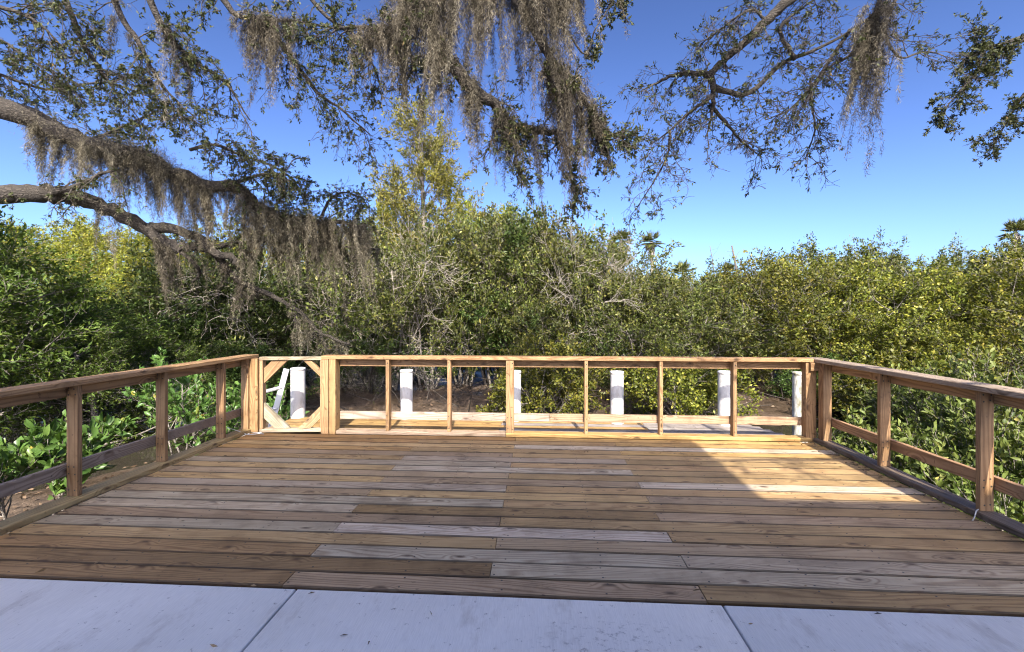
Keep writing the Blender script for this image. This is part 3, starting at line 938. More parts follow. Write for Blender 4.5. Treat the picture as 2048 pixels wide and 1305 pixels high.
LB = {
    'olive': ('mangrove_bush', 'olive-green small-leaved mangrove bush in the bank thicket behind the middle of the back railing', 'bush', 'olive mangrove bushes on the far bank'),
    'yellow': ('mangrove_bush', 'yellow-green mangrove bush in the dense thicket beyond the right half of the railing', 'bush', 'yellow-green mangrove bushes on the far bank'),
    'dark': ('evergreen_bush', 'dark green glossy bush in the shaded thicket below the mossy oak limbs', 'bush', 'dark evergreen bushes below the oak'),
    'grey': ('twiggy_bush', 'grey-green twiggy bush tangled with pale bare branches behind the gate side of the railing', 'bush', 'grey twiggy bushes on the far bank'),
    'bare': ('bare_bush', 'almost leafless pale tangled bush rising out of the green thicket', 'bush', 'bare pale bushes'),
    'cedar': ('cedar_tree', 'deep green feathery cedar tree behind the left railing', 'tree', 'green cedars behind the left railing'),
    'gold': ('golden_tree', 'golden-green tree in the sunlit wood standing behind the front thicket', 'tree', 'golden trees behind the thicket'),
    'lowyellow': ('mangrove_sapling', 'low yellow-green mangrove sapling overhanging the mud edge behind the back railing', 'bush', 'low mangroves on the mud edge'),
    'lowdark': ('evergreen_sapling', 'low dark green sapling at the shaded mud edge behind the railing', 'bush', 'low dark saplings on the mud edge'),
}
ROWS_ = [
    # kind, u, distance, v of the top, width
    ('olive', 990, 14.4, 418, .7), ('olive', 1050, 14.6, 412, .9), ('olive', 1125, 14.6, 455, .7), ('olive', 1195, 14.4, 480, .9), ('olive', 1260, 13.6, 548, 1.1),
    ('olive', 1330, 14.2, 545, 1.1), ('olive', 1400, 13.6, 566, 1.15), ('olive', 1470, 14.2, 552, 1.1), ('olive', 1160, 16.5, 448, 1.0), ('olive', 1090, 13.4, 560, 1.0),
    ('yellow', 1540, 14.0, 520, 1.15), ('yellow', 1610, 13.6, 492, 1.05), ('yellow', 1690, 14.0, 524, 1.2), ('yellow', 1770, 13.6, 545, 1.2), ('yellow', 1850, 13.6, 522, 1.1),
    ('yellow', 1930, 13.0, 552, 1.2), ('yellow', 2010, 12.6, 530, 1.2), ('yellow', 2100, 11.8, 520, 1.2), ('yellow', 1500, 14.2, 600, 1.2), ('yellow', 2200, 11.2, 500, 1.2),
    ('yellow', 1650, 13.8, 610, 1.2), ('yellow', 1820, 12.0, 620, 1.2), ('yellow', 1980, 10.8, 630, 1.2), ('yellow', 2330, 9.6, 480, 1.2),
    ('dark', 560, 13.8, 510, 1.0), ('grey', 640, 14.2, 455, 1.0), ('olive', 715, 14.4, 430, .9), ('grey', 790, 13.8, 455, .9), ('olive', 860, 13.6, 475, .9), ('olive', 925, 14.4, 440, .6),
    ('grey', 690, 14.0, 590, 1.1), ('dark', 830, 14.2, 600, 1.0), ('bare', 745, 14.0, 600, .9), ('bare', 1165, 14.6, 450, .7), ('bare', 2010, 13.0, 510, 1.0),
    ('bare', 150, 9.4, 650, 1.1), ('dark', 925, 14.6, 570, .9), ('dark', 740, 13.4, 600, .9),
    ('dark', 430, 13.4, 500, 1.0), ('dark', 500, 12.8, 540, 1.0), ('dark', 370, 12.8, 560, 1.0), ('dark', 600, 14.2, 640, 1.0), ('dark', 300, 11.2, 600, 1.0), ('dark', 440, 11.4, 660, 1.0),
    ('dark', 660, 14.2, 675, 1.0), ('dark', 770, 14.4, 680, 1.0), ('dark', 985, 14.4, 590, 1.0), ('dark', 1010, 16, 440, 1.0), ('dark', 1140, 13.3, 600, .9),
    ('cedar', 30, 8.6, 520, 1.35), ('cedar', 130, 9.8, 565, 1.4), ('cedar', 235, 9.8, 625, 1.5), ('cedar', -70, 8.0, 480, 1.3), ('cedar', 330, 10.2, 650, 1.4), ('cedar', 190, 8.6, 640, 1.4), ('cedar', -170, 7.2, 420, 1.2),
    ('gold', 30, 21, 425, 1.3), ('gold', 110, 20, 425, 1.3), ('gold', 190, 19.5, 440, 1.3), ('gold', 270, 19, 450, 1.3), ('gold', 350, 18, 470, 1.3), ('gold', 420, 18, 440, 1.2), ('gold', -60, 20, 410, 1.3), ('gold', 250, 14.5, 520, 1.2), ('gold', 320, 14, 545, 1.2), ('gold', 150, 14.5, 490, 1.2),
    ('gold', 775, 17.5, 370, .9), ('gold', 945, 17.5, 355, 1.0), ('gold', 1000, 18.5, 400, 1.0), ('gold', 720, 18.5, 410, 1.0), ('gold', 500, 18.5, 430, 1.2), ('gold', 590, 18.5, 420, 1.2), ('gold', 1085, 19, 430, 1.1),
    ('olive', 1560, 18, 488, 1.1), ('olive', 1655, 19, 484, .8), ('olive', 1745, 20, 508, 1.2), ('olive', 1845, 20, 502, 1.0), ('olive', 1950, 17, 482, .8), ('olive', 2045, 16, 492, 1.3), ('olive', 1240, 18, 535, 1.0), ('olive', 1330, 20, 545, 1.3), ('olive', 1420, 20, 545, 1.3), ('olive', 1490, 19, 545, 1.2),
    ('olive', 2140, 15, 470, 1.2),
    ('lowyellow', 1085, 10.4, 668, 1.0), ('lowyellow', 1375, 10.2, 690, 1.1), ('lowyellow', 1740, 11.6, 690, 1.2), ('lowyellow', 1880, 9.4, 690, 1.2), ('lowyellow', 2020, 8.6, 680, 1.2),
    ('lowdark', 520, 11.4, 690, 1.1), ('lowdark', 1650, 12.0, 705, 1.0),
]
for i, (k, u, d, vt, w) in enumerate(ROWS_):
    nm, lab, cat, grp = LB[k]
    nv = len([q for q in PR if q[:-1] == k])
    if k == 'olive' and d > 15:
        lab, grp = 'rounded olive-green treetop breaking the skyline in the far row of the wood', 'skyline treetops'
        nm, cat = 'far_tree', 'tree'
    plant(k, i % nv, u, d, vt, nm, lab, cat, grp, w)
plant('tall', 0, 858, 16.5, 222, 'tall_cedar', 'tallest narrow golden cedar with bare pale top, rising above the whole thicket', 'tree', None, 0.95)

# ---- cabbage palms
def palm(u, d, vtop, vbase, size, label, group=None, seed=0, skirt=True):
    rng = np.random.default_rng(seed + 300)
    top = at(u, vtop, d); p = at(u, HORIZ, d)
    zb = float(terrain(p[0], p[1])) - 0.1
    zc = top[2] - size * 0.75
    o = empty('cabbage_palm', (p[0], p[1], zb), label, 'palm tree', group)
    m = MB()
    h = zc - zb
    pts = smooth_line([(0, 0, 0), (rng.normal(0, .06), rng.normal(0, .06), h * .5), (0, 0, h)], 12)
    m.tube(pts, np.linspace(.17, .15, 12), 9, rough=.08, rng=rng)
    link('trunk', m.mesh('trunk', B_DEAD, True), o)
    m = MB()
    for k in range(30):
        a = rng.uniform(0, 6.28); el = rng.uniform(-0.75, 1.35)
        dr = np.array([math.cos(a) * math.cos(el), math.sin(a) * math.cos(el), math.sin(el)])
        L0 = size * rng.uniform(.35, .55)
        st = np.array([0, 0, h]); e = st + dr * L0
        m.tube([st, (st + e) / 2 + np.array([0, 0, .03]), e], .015, 3, val=.4, cap=False)
        side = unit(np.cross(dr, [0, 0, 1])); upv = np.cross(side, dr)
        n = 22
        th = np.linspace(-1.7, 1.7, n)
        dd = dr[None] * np.cos(th)[:, None] + side[None] * np.sin(th)[:, None] + upv[None] * 0.18 - np.array([0, 0, .25]) * rng.uniform(.3, 1)
        LL = size * .62 * (0.6 + .4 * np.cos(th * .8)) * rng.uniform(.85, 1.1, n)
        add_leaves(m, np.repeat(e[None], n, 0), dd, LL, size * .055, rng, fold=.1)
    link('crown', m.mesh('crown', L_PALM), o)
    if skirt:
        m = MB()
        n = 90
        a = rng.uniform(0, 6.28, n)
        D = np.stack([np.cos(a) * .35, np.sin(a) * .35, -np.ones(n)], -1)
        P = np.stack([np.cos(a) * .15, np.sin(a) * .15, h - rng.uniform(.0, size * .8, n)], -1)
        add_leaves(m, P, D, size * .5, size * .06, rng, fold=.1)
        link('dead_fronds', m.mesh('dead_fronds', B_PALE), o)


palm(1303, 46, 466, 530, 1.3, 'cabbage palm with a brown skirt standing clear of the thicket skyline', seed=1)
palm(1243, 46, 462, 500, 1.3, 'cabbage palm half buried in grey twigs, left neighbour of the clear-standing palm', seed=2)
palm(1366, 44, 526, 560, 1.35, 'palm crown just peeking over the thicket, right of the clear-standing palm', seed=3, skirt=False)
palm(1456, 46, 530, 570, 1.2, 'small palm crown beside the thin bare snag', seed=4, skirt=False)
palm(1785, 40, 518, 570, 1.2, 'spiky palm top poking out of the yellow-green thicket', seed=5, skirt=False)
palm(2032, 42, 444, 495, 1.3, 'tall cabbage palm on a pale bare trunk above the right end of the thicket', seed=6)

# ---- dead snags
def snag(u, d, vtop, r, label, seed):
    T = Tree(seed)
    p = at(u, HORIZ, d); zb = float(terrain(p[0], p[1])) - .1
    h = at(u, vtop, d)[2] - zb
    S = dict(seg=[10, 4], wob=[.05, .25], up=[.1, .1], len=[h, .9], nch=[7], start=[.5], ang=[.9], r0=r, rr=.3, taper=.72)
    T.grow((0, 0, 0), (0.02, 0, 1), h, r, 0, S)
    o = T.wood.mesh('dead_snag', B_SNAG, True)
    tag(link('dead_snag', o, None, (p[0], p[1], zb)), label, 'dead tree')


snag(1486, 20, 488, .12, 'thick bare dead trunk with broken stubs standing above the thicket', 1)
snag(1447, 20, 488, .05, 'thin pale leafless stem left of the thick dead trunk', 2)

# ---- broad-leaved shrubs beside the deck
def broad_shrub(u, d, v, nstem, hgt, label, group, seed, L=.12, W=.052, per=9, spread=.5, loc=None, mat=None):
    T = Tree(seed)
    rng = T.rng
    p = at(u, v, d) if loc is None else np.array(loc)
    zb = float(terrain(p[0], p[1])) - .05
    h = p[2] - zb
    S = dict(seg=[6, 4, 3], wob=[.10, .16, .18], up=[.10, .14, .2], len=[h, .55, .22], nch=[9, 4], start=[.30, .3], ang=[.85, .7], r0=.016, rr=.6, taper=.6)
    for s in range(nstem):
        a = rng.uniform(0, 6.28); q = spread * math.sqrt(rng.random())
        T.grow((math.cos(a) * q, math.sin(a) * q, 0), (math.cos(a) * .25, math.sin(a) * .25, 1), h * rng.uniform(.55, 1.0), .016, 0, S)
    T.leaves(per, L, W, spread=.75, jit_=.012, upb=.45, fine=True)
    o = empty('broadleaf_shrub', (p[0], p[1], zb), label, 'shrub', group)
    link('stems', T.wood.mesh('stems', B_GREY, True), o)
    link('foliage', T.leaf.mesh('foliage', mat or L_BROAD), o)


broad_shrub(78, 5.0, 880, 4, 0, 'bright glossy broad-leaved shrub below the nearest bay of the left railing', None, 401, L=.14, W=.06, per=7, spread=.35)
broad_shrub(385, 7.4, 742, 6, 0, 'dense dark leafy shrub filling the bays in the middle of the left railing', None, 403, L=.11, W=.046, per=8, spread=.8)
broad_shrub(455, 6.6, 790, 4, 0, 'leafy shrub against the post nearest the left corner', None, 404, L=.11, W=.046, per=7, spread=.45)
gR = 'leafy mangroves behind the right railing'
lR = 'leafy mangrove shrub crowding up against the outside of the right railing'
for i, (u, d, v, ns, sp) in enumerate([(1735, 7.0, 790, 2, .25), (1810, 7.6, 745, 6, .6), (1880, 6.6, 770, 8, .7), (1960, 6.2, 760, 8, .7), (1795, 6.0, 840, 4, .45), (1870, 5.4, 850, 6, .6), (1990, 5.0, 820, 9, .6), (2080, 5.6, 740, 9, .7),
                                       (1745, 6.3, 890, 3, .3), (1930, 4.7, 920, 7, .5), (2060, 4.4, 880, 8, .5), (2000, 4.0, 990, 6, .4), (1850, 4.9, 930, 6, .4), (2060, 7.6, 690, 9, .8), (2150, 4.6, 820, 9, .6)]):
    broad_shrub(u, d, v, ns, 0, lR, gR, 420 + i, L=.088, W=.035, per=7, spread=sp, mat=L_MANG2)

# ------------------------------------------------------------------ live oaks
class Oak:
    def __init__(self, seed):
        self.rng = np.random.default_rng(seed)
        self.wood, self.twig, self.leaf = MB(), MB(), MB()

    def limb(self, pts, r0, r1, n=None, k=9, rough=.05):
        """pts: world points"""
        P = smooth_line(pts, n or max(8, len(pts) * 5))
        w = self.rng.normal(0, r0 * .12, P.shape); w[0] = 0
        P = P + w
        self.wood.tube(P, np.linspace(r0, r1, len(P)), k, rough=rough, rng=self.rng)
        return P

    def spray(self, p, d, L, r, nl, droop=.12, lvl=0, leafL=.047, leafW=.018, dens=.74):
        """a leafy side branch with twigs"""
        rng = self.rng
        n = 6 if lvl == 0 else 4
        pts, d = [np.array(p, float)], unit(d)
        dirs = [d]
        for i in range(n):
            d = unit(d + rng.normal(0, .22, 3) + np.array([0, 0, -droop]))
            pts.append(pts[-1] + d * L / n); dirs.append(d)
        self.twig.tube(pts, np.linspace(r, max(r * .3, .002), n + 1), 4 if lvl == 0 else 3, cap=False)
        pts = np.array(pts); dirs = np.array(dirs)
        if lvl < 2:
            nc = (6, 4)[lvl]
            for c in range(nc):
                f = .15 + .85 * (c + rng.random()) / nc
                i = min(int(f * n), n - 1)
                cd = unit(dirs[i] + rng.normal(0, .8, 3))
                self.spray(pts[i], cd, L * rng.uniform(.3, .55), max(r * .5, .003), nl, droop * .6, lvl + 1, leafL, leafW, dens)
        if lvl >= 1 and nl > 0:
            c = rng.poisson(nl * dens * (.30 if lvl == 2 else .12))
            for q in range(c):
                t = n * (1 if q == 0 else rng.random() ** .5)
                i = min(int(t), n - 1); f = t - i
                P = pts[i] * (1 - f) + pts[i + 1] * f
                m = rng.integers(4, 8)
                D = dirs[i] * .75 + rng.normal(0, .65, (m, 3))
                add_leaves(self.leaf, P + rng.normal(0, .008, (m, 3)), D, leafL * rng.uniform(.75, 1.3, m), leafW * rng.uniform(.8, 1.25, m), rng, fold=.15)

    def dress(self, P, count, L, nl, r=.012, droop=.15, f0=0.0, f1=1.0, down=0.3, dens=.72, toward=None):
        rng = self.rng
        for c in range(count):
            f = f0 + (f1 - f0) * (c + rng.random()) / count
            i = min(int(f * (len(P) - 1)), len(P) - 2)
            t = unit(P[i + 1] - P[i])
            d = unit(t * .6 + rng.normal(0, .7, 3) + np.array([0, 0, -down]))
            if toward is not None: d = unit(d + np.array(toward))
            self.spray(P[i], d, L * rng.uniform(.6, 1.3), r, nl, droop, dens=dens)

    def finish(self, name, label, loc, leafmat=None):
        o = empty(name, loc, label, 'tree', 'live oaks reaching over the deck')
        l_ = -Vector(loc)
        link('trunk', self.wood.mesh('trunk', B_OAK, True), o, l_)
        link('twigs', self.twig.mesh('twigs', B_DARK, True), o, l_)
        link('crown', self.leaf.mesh('crown', leafmat or L_OAK), o, l_)
        return o


def px(*rows):
    return [at(u, v, d) for u, v, d in rows]


MOSS_LINES = {}
# ---- left oak: two big limbs and the branches over the top left
A = Oak(11)
base = np.array([-6.6, 2.2, -1.1])
A.limb([base, base + [0.1, 0, 1.8], base + [0.35, .1, 3.4], base + [0.2, -.2, 5.2], base + [-.2, -.5, 7.0]], .42, .25, 20, 14)
up = A.limb([base + [0.3, .1, 3.3], at(-180, 180, 6.1)] + px((0, 218, 6.2), (100, 255, 6.4), (190, 295, 6.6), (280, 312, 6.8), (345, 345, 7.0), (420, 372, 7.2), (470, 375, 7.35), (510, 405, 7.5), (540, 425, 7.6), (600, 440, 7.8), (660, 445, 8.0), (730, 452, 8.1)), .165, .03, 60, 12)
lo = A.limb([base + [0.25, .1, 2.6], at(-170, 400, 6.3)] + px((0, 390, 6.4), (90, 388, 6.5), (160, 398, 6.7), (230, 425, 6.9), (300, 462, 7.1), (345, 490, 7.2), (395, 497, 7.3), (450, 512, 7.4), (480, 525, 7.5)), .155, .05, 50, 12)
b1 = A.limb(px((300, 455, 7.1), (360, 462, 7.2), (410, 485, 7.3), (440, 520, 7.5), (475, 560, 7.7), (540, 590, 8.0), (600, 625, 8.2), (640, 665, 8.4), (700, 690, 8.5)), .085, .02, 36, 8)
b2 = A.limb(px((340, 490, 7.2), (380, 520, 7.3), (400, 545, 7.5), (385, 565, 7.6)), .04, .02, 14, 6)
b3 = A.limb(px((400, 500, 7.3), (470, 488, 7.6), (560, 480, 8.0), (640, 490, 8.4), (760, 500, 8.8)), .05, .015, 20, 6)
b4 = A.limb(px((60, 395, 6.5), (150, 375, 6.4), (200, 350, 6.3), (230, 340, 6.3)), .05, .015, 14, 6)
b5 = A.limb(px((500, 400, 7.5), (520, 440, 7.5), (515, 470, 7.5), (500, 510, 7.6)), .06, .03, 12, 7)
A.dress(up, 12, .7, 5, f0=.62, down=0, toward=(.2, .3, .6)); A.dress(lo, 6, .5, 3, down=.2); A.dress(b1, 8, .45, 2, down=.2); A.dress(b3, 12, .6, 6, down=0, toward=(0, 0, .3))
A.dress(b4, 6, .5, 5, down=.3)
tops = [
    px((80, -120, 5.6), (130, 0, 5.6), (155, 60, 5.7), (185, 120, 5.8), (215, 160, 5.9), (250, 210, 6.0)),
    px((190, -120, 5.8), (235, 20, 5.8), (275, 80, 5.9), (305, 140, 6.0), (340, 190, 6.1), (390, 235, 6.2)),
    px((250, -120, 5.4), (315, 35, 5.5), (350, 85, 5.6), (390, 125, 5.7), (450, 165, 5.8), (500, 240, 5.9)),
    px((380, -130, 5.6), (450, 5, 5.7), (500, 38, 5.8), (575, 42, 5.9), (645, 52, 6.0), (700, 62, 6.1)),
    px((520, 45, 5.9), (565, 90, 6.0), (600, 140, 6.1), (640, 190, 6.2), (690, 225, 6.3), (740, 270, 6.3)),
    px((-80, 0, 5.2), (20, 20, 5.3), (80, 50, 5.4), (130, 100, 5.5)),
    px((-120, 30, 7.4), (0, 80, 7.4), (60, 120, 7.5), (120, 150, 7.6), (200, 190, 7.8)),
    px((-100, 120, 7.6), (0, 150, 7.6), (100, 180, 7.7), (210, 165, 7.8), (300, 195, 7.9)),
    px((560, -90, 5.8), (640, 20, 5.9), (700, 70, 6.0), (745, 130, 6.0), (760, 170, 6.0)),
    px((380, 300, 7.2), (430, 290, 7.2), (480, 310, 7.3), (540, 330, 7.4), (590, 360, 7.5)),
    px((460, 372, 7.35), (520, 350, 7.4), (570, 350, 7.5), (600, 370, 7.6)),
    px((640, 440, 8.0), (660, 400, 8.0), (690, 385, 8.0), (730, 400, 8.1)),
    px((180, 292, 6.6), (220, 265, 7.0), (300, 230, 7.5), (340, 205, 7.8)),
]
TL = [A.limb(t, .045 if i < 5 else .03, .008, 24, 6) for i, t in enumerate(tops)]
for P in TL:
    A.dress(P, 13, .6, 5.5, r=.008, down=.25, f0=.12)
A.dress(TL[10], 6, .5, 6, toward=(0, 0, .4)); A.dress(TL[9], 8, .55, 6, toward=(0, 0, .4)); A.dress(TL[7], 9, .6, 6, down=0); A.dress(TL[6], 9, .6, 6, down=0); A.dress(TL[12], 6, .6, 6, down=0)
# those upper boughs leave the trunk above the picture
hub = base + np.array([0.0, -.4, 6.3])
for t in tops[:4] + tops[5:9]:
    A.limb([hub, (hub + t[0]) / 2 + [0, 0, .5], t[0]], .09, .045, 12, 7)
A.finish('live_oak', 'big live oak whose two thick mossy limbs and leafy boughs reach in on the left', tuple(base))

# ---- right oak: its high boughs hang over the top centre and right
Bk = Oak(23)
bb = np.array([10.6, -3.4, -0.9])
Bk.limb([bb, bb + [-.1, .1, 2], bb + [-.4, .3, 4.2], bb + [-.3, .9, 6.2], bb + [.3, 1.2, 8.2]], .38, .2, 18, 12)
hubB = bb + np.array([-.35, .6, 5.2])
main = Bk.limb([hubB, hubB + [-2.0, 1.6, 1.9], at(1760, -160, 5.4)] + px((1590, -10, 5.6), (1540, 35, 5.7), (1490, 85, 5.8), (1450, 120, 5.9), (1420, 150, 6.0)), .085, .036, 40, 10)
r_l = [
    px((1420, 150, 6.0), (1385, 146, 6.1), (1350, 150, 6.1), (1310, 168, 6.2), (1280, 182, 6.2)),
    px((1420, 150, 6.0), (1427, 185, 6.0), (1424, 225, 6.1), (1412, 280, 6.2)),
    px((1427, 190, 6.0), (1380, 225, 6.1), (1340, 262, 6.2), (1300, 290, 6.3)),
    px((1340, 262, 6.2), (1335, 310, 6.3), (1310, 360, 6.4), (1276, 412, 6.5)),
    px((1425, 215, 6.1), (1455, 250, 6.2), (1490, 290, 6.3), (1525, 315, 6.4)),
    px((1430, 175, 6.0), (1470, 190, 6.1), (1510, 180, 6.1), (1560, 130, 6.0), (1600, 112, 5.9), (1650, 90, 5.8), (1720, 50, 5.6), (1790, -20, 5.5), (1850, -120, 5.5)),
    px((1700, 60, 5.7), (1660, 120, 5.8), (1630, 165, 5.9), (1600, 200, 6.0), (1570, 225, 6.0), (1530, 240, 6.1)),
    px((1760, 0, 5.5), (1740, 60, 5.6), (1700, 110, 5.7), (1650, 140, 5.8), (1625, 190, 5.9)),
    px((1800, -20, 5.4), (1770, 60, 5.5), (1800, 115, 5.6), (1840, 105, 5.7), (1880, 108, 5.8)),
    px((1530, 40, 5.7), (1500, 20, 5.7), (1440, 60, 5.8), (1400, 90, 5.9)),
    px((1620, 160, 5.9), (1625, 220, 6.0), (1630, 260, 6.1), (1610, 320, 6.2)),
    px((1590, 120, 5.9), (1560, 60, 5.8), (1600, 20, 5.7), (1660, -20, 5.6)),
]
RL = [Bk.limb(t, (.05, .05, .03, .018, .03, .045, .025, .03, .02, .02, .016, .03)[i], .006, 24, 6) for i, t in enumerate(r_l)]
for i, P in enumerate(RL):
    Bk.dress(P, 12, .48, 1.5, r=.006, down=.1, f0=.1)
Bk.dress(main, 5, .5, 1.5, f0=.7)
for P in (RL[5], RL[6], RL[11], RL[9]):
    Bk.dress(P, 8, .5, 1.6, r=.006, down=.1)
# centre boughs
c0 = [hubB, hubB + [-3.0, 2.6, 2.4], at(1050, -330, 5.0)]
cen = [
    c0 + px((850, -60, 5.2), (865, 40, 5.3), (890, 110, 5.4), (960, 190, 5.5), (1000, 215, 5.6), (1015, 250, 5.7), (1090, 262, 5.8), (1120, 262, 5.8)),
    [at(1050, -330, 5.0)] + px((1020, -60, 5.1), (1070, 60, 5.2), (1110, 130, 5.3), (1160, 185, 5.4), (1190, 250, 5.5), (1215, 290, 5.6)),
    px((860, -20, 5.2), (800, 55, 5.4), (770, 60, 5.5), (700, 55, 5.7), (650, 60, 5.9)),
    px((1000, 215, 5.6), (1030, 280, 5.7), (1028, 330, 5.7)),
    px((1110, 262, 5.8), (1130, 300, 5.8), (1140, 350, 5.8), (1150, 400, 5.9)),
    px((1190, 240, 5.5), (1230, 270, 5.6), (1255, 250, 5.7)),
    px((1060, 30, 5.2), (1130, 60, 5.3), (1170, 110, 5.3), (1190, 60, 5.4), (1215, 20, 5.4), (1240, -20, 5.4)),
    px((900, 120, 5.4), (850, 130, 5.5), (820, 110, 5.6), (780, 80, 5.7)),
]
CL = [Bk.limb(t, (.13, .08, .04, .03, .02, .02, .015, .02)[i], (.03, .012, .012, .008, .005, .005, .005, .006)[i], 40 if i < 2 else 20, 8) for i, t in enumerate(cen)]
Bk.dress(CL[0], 15, .48, 4.2, f0=.4, down=.35); Bk.dress(CL[1], 16, .46, 4.5, f0=.4, down=.35)
for i in (2, 3, 4, 5, 7):
    Bk.dress(CL[i], 10, .44, 4.6, down=.45)
Bk_top = Bk.limb([at(1250, -220, 5.0)] + px((1110, -40, 5.2), (1040, -50, 5.25), (950, -48, 5.3), (860, -35, 5.35), (780, -30, 5.45), (720, -60, 5.5))[::1], .05, .012, 40, 8)[::-1]
Bk.dress(CL[6], 5, .3, 7, r=.005, down=.1, f0=.5)
# far right cluster
far = [
    px((2330, -60, 6.4), (2150, 30, 6.5), (2050, 80, 6.6), (1990, 105, 6.7), (1950, 150, 6.8), (1905, 200, 6.9), (1880, 235, 7.0)),
    px((2150, 30, 6.5), (2080, 150, 6.6), (2040, 200, 6.7), (2010, 250, 6.8), (1985, 285, 6.9)),
    px((2080, 60, 6.6), (2000, 90, 6.7), (1960, 95, 6.8), (1935, 110, 6.8)),
]
FL = [Bk.limb(t, .035, .006, 24, 6) for t in far]
for P, n in zip(FL, (20, 12, 12)):
    Bk.dress(P, n, .4, 6.5, r=.006, down=.1, f0=.3)
Bk.limb([hubB + [0, .3, .6], (hubB + far[0][0]) / 2 + [0, 0, .6], far[0][0]], .09, .035, 12, 7)
for q in ([(-.2, .1, -.3), (-2.2, -.6, .2), (-4.0, -.9, .35), (-5.6, -.8, .2)], [(-.2, .2, .2), (-2.0, .3, 1.2), (-3.6, .5, 1.7), (-5.4, 1.0, 1.9)], [(-2.2, -.6, .2), (-3.2, .2, .3), (-4.2, .9, .2), (-5.0, 1.6, .0)]):
    P = Bk.limb([hubB + np.array(w) for w in q], .05, .012, 24, 6)
    Bk.dress(P, 7, .6, 1.3, r=.009, down=.1, f0=.45)
Bk.finish('live_oak', 'live oak whose high boughs hang down over the top centre and right', tuple(bb))

# ------------------------------------------------------------------ spanish moss
def moss(P, f0, f1, n, Lmax, label, seed, wid=.05, group='spanish moss hanging from the oaks', wrap=.0, belly=True, slant=(0, 0, 0)):
    """tassels of fine curled threads hanging from the stretch f0..f1 of limb line P"""
    rng = np.random.default_rng(seed + 900)
    m = MB()
    nt = max(2, int(n / 34))
    cf = (np.arange(nt) + rng.random(nt)) / nt
    cl = rng.uniform(.3, 1.0, nt)
    if belly: cl *= .6 + .4 * np.sin(np.pi * np.clip(cf, .08, .92))
    wind = rng.normal(0, .10, 3) * [1, 1, 0] + np.array(slant)
    for b in range(nt):
        k = (f0 + (f1 - f0) * cf[b]) * (len(P) - 1); i = min(int(k), len(P) - 2)
        top = P[i] + (P[i + 1] - P[i]) * (k - i) + rng.normal(0, 1, 3) * [wid, wid, wid * .3]
        for sub in range(rng.integers(2, 5)):
            L = Lmax * cl[b] * rng.uniform(.3, 1.15)
            R = rng.uniform(.018, .052) * (1 + .35 * (L > .7))
            h = int(900 * L * rng.uniform(.8, 1.25)) + 60
            t = rng.random(h) ** 1.15
            t = np.where(rng.random(h) < .10, 1 + .4 * rng.random(h), t)
            st = top + rng.normal(0, 1, 3) * [wid * .55, wid * .55, wid * .2]
            lean = wind + rng.normal(0, .07, 3) * [1, 1, 0]
            K = 8
            wob = np.cumsum(rng.normal(0, .016, (K + 1, 3)), 0) * [1, 1, 0]
            kk = np.minimum(t, 1.0) * K; j = np.minimum(kk.astype(int), K - 1); fr_ = (kk - j)[:, None]
            cen_ = st + lean * (t * L)[:, None] + wob[j] * (1 - fr_) + wob[j + 1] * fr_ + np.array([0, 0, -1]) * (t * L)[:, None]
            prof = R * (.55 + 1.2 * t) * np.clip(1.12 - t, .06, 1) ** .75 * 1.25
            a = rng.uniform(0, 6.28, h); q = np.sqrt(rng.random(h))
            C = cen_ + np.stack([np.cos(a) * q * prof, np.sin(a) * q * prof, rng.normal(0, .015, h)], -1)
            D = rng.normal(0, .62, (h, 3)) + [0, 0, -.85]
            val = np.clip(rng.normal(rng.uniform(.2, .72), .2, h), 0, 1)
            add_leaves(m, C, D, rng.uniform(.03, .075, h), rng.uniform(.0032, .0058, h), rng, fold=.5, val=val)
    if wrap:
        h = int(n * wrap * 2.4)
        k = (f0 + (f1 - f0) * rng.random(h)) * (len(P) - 1); i = np.minimum(k.astype(int), len(P) - 2)
        a = P[i] + (P[i + 1] - P[i]) * (k - i)[:, None] + rng.normal(0, wid * 1.0, (h, 3)) + [0, 0, -wid * .25]
        add_leaves(m, a, rng.normal(0, 1, (h, 3)) + [0, 0, -.5], rng.uniform(.03, .08, h), rng.uniform(.0035, .006, h), rng, fold=.4)
    tag(link('spanish_moss', m.mesh('spanish_moss', M_MOSS)), label, 'moss', group)


moss(up, .19, .30, 520, .95, 'ragged grey moss curtain below the upper left limb where it enters the picture', 1, wid=.075, wrap=8)
moss(up, .31, .45, 900, 1.05, 'thick brown-grey moss mat wrapped around the middle of the upper left limb', 2, wid=.095, wrap=9)
moss(up, .47, .54, 620, 1.4, 'long moss beard on the bend of the upper left limb, left of its loop', 3, wid=.07, wrap=4)
moss(up, .56, .70, 330, .8, 'thin moss fringe along the looping part of the upper left limb', 4, wid=.06, wrap=4)
moss(up, .71, .83, 700, 1.15, 'wide brown moss curtain past the loop of the upper left limb', 5, wid=.13, wrap=3)
moss(up, .84, 1.0, 1050, 1.35, 'longest and densest moss curtain, at the outer tip of the upper left limb', 6, wid=.15, wrap=2)
moss(b5, .2, 1.0, 260, 1.1, 'moss wisps hanging below the loop of the upper left limb', 7, wid=.06, wrap=2)
moss(lo, .62, .68, 300, 1.15, 'single dark moss beard hanging straight down under the lower left limb', 8, wid=.035, belly=False)
moss(b1, .35, .62, 260, .55, 'pale moss tufts on the thin drooping branch below the lower left limb', 9, wid=.05, wrap=2)
moss(b1, .7, 1.0, 220, .55, 'pale ragged moss at the low end of the drooping branch above the gate', 10, wid=.07, wrap=2)
moss(lo, .42, .5, 130, .9, 'wispy moss strands trailing across the thick part of the lower left limb', 11, wid=.05)
moss(b3, .3, 1.0, 500, .8, 'moss screen on the thin branch behind the lower left limb tip', 12, wid=.08, wrap=1)
moss(TL[3], .35, .62, 420, 1.05, 'brown moss bundle where the top left bough forks', 13, wid=.07, wrap=3)
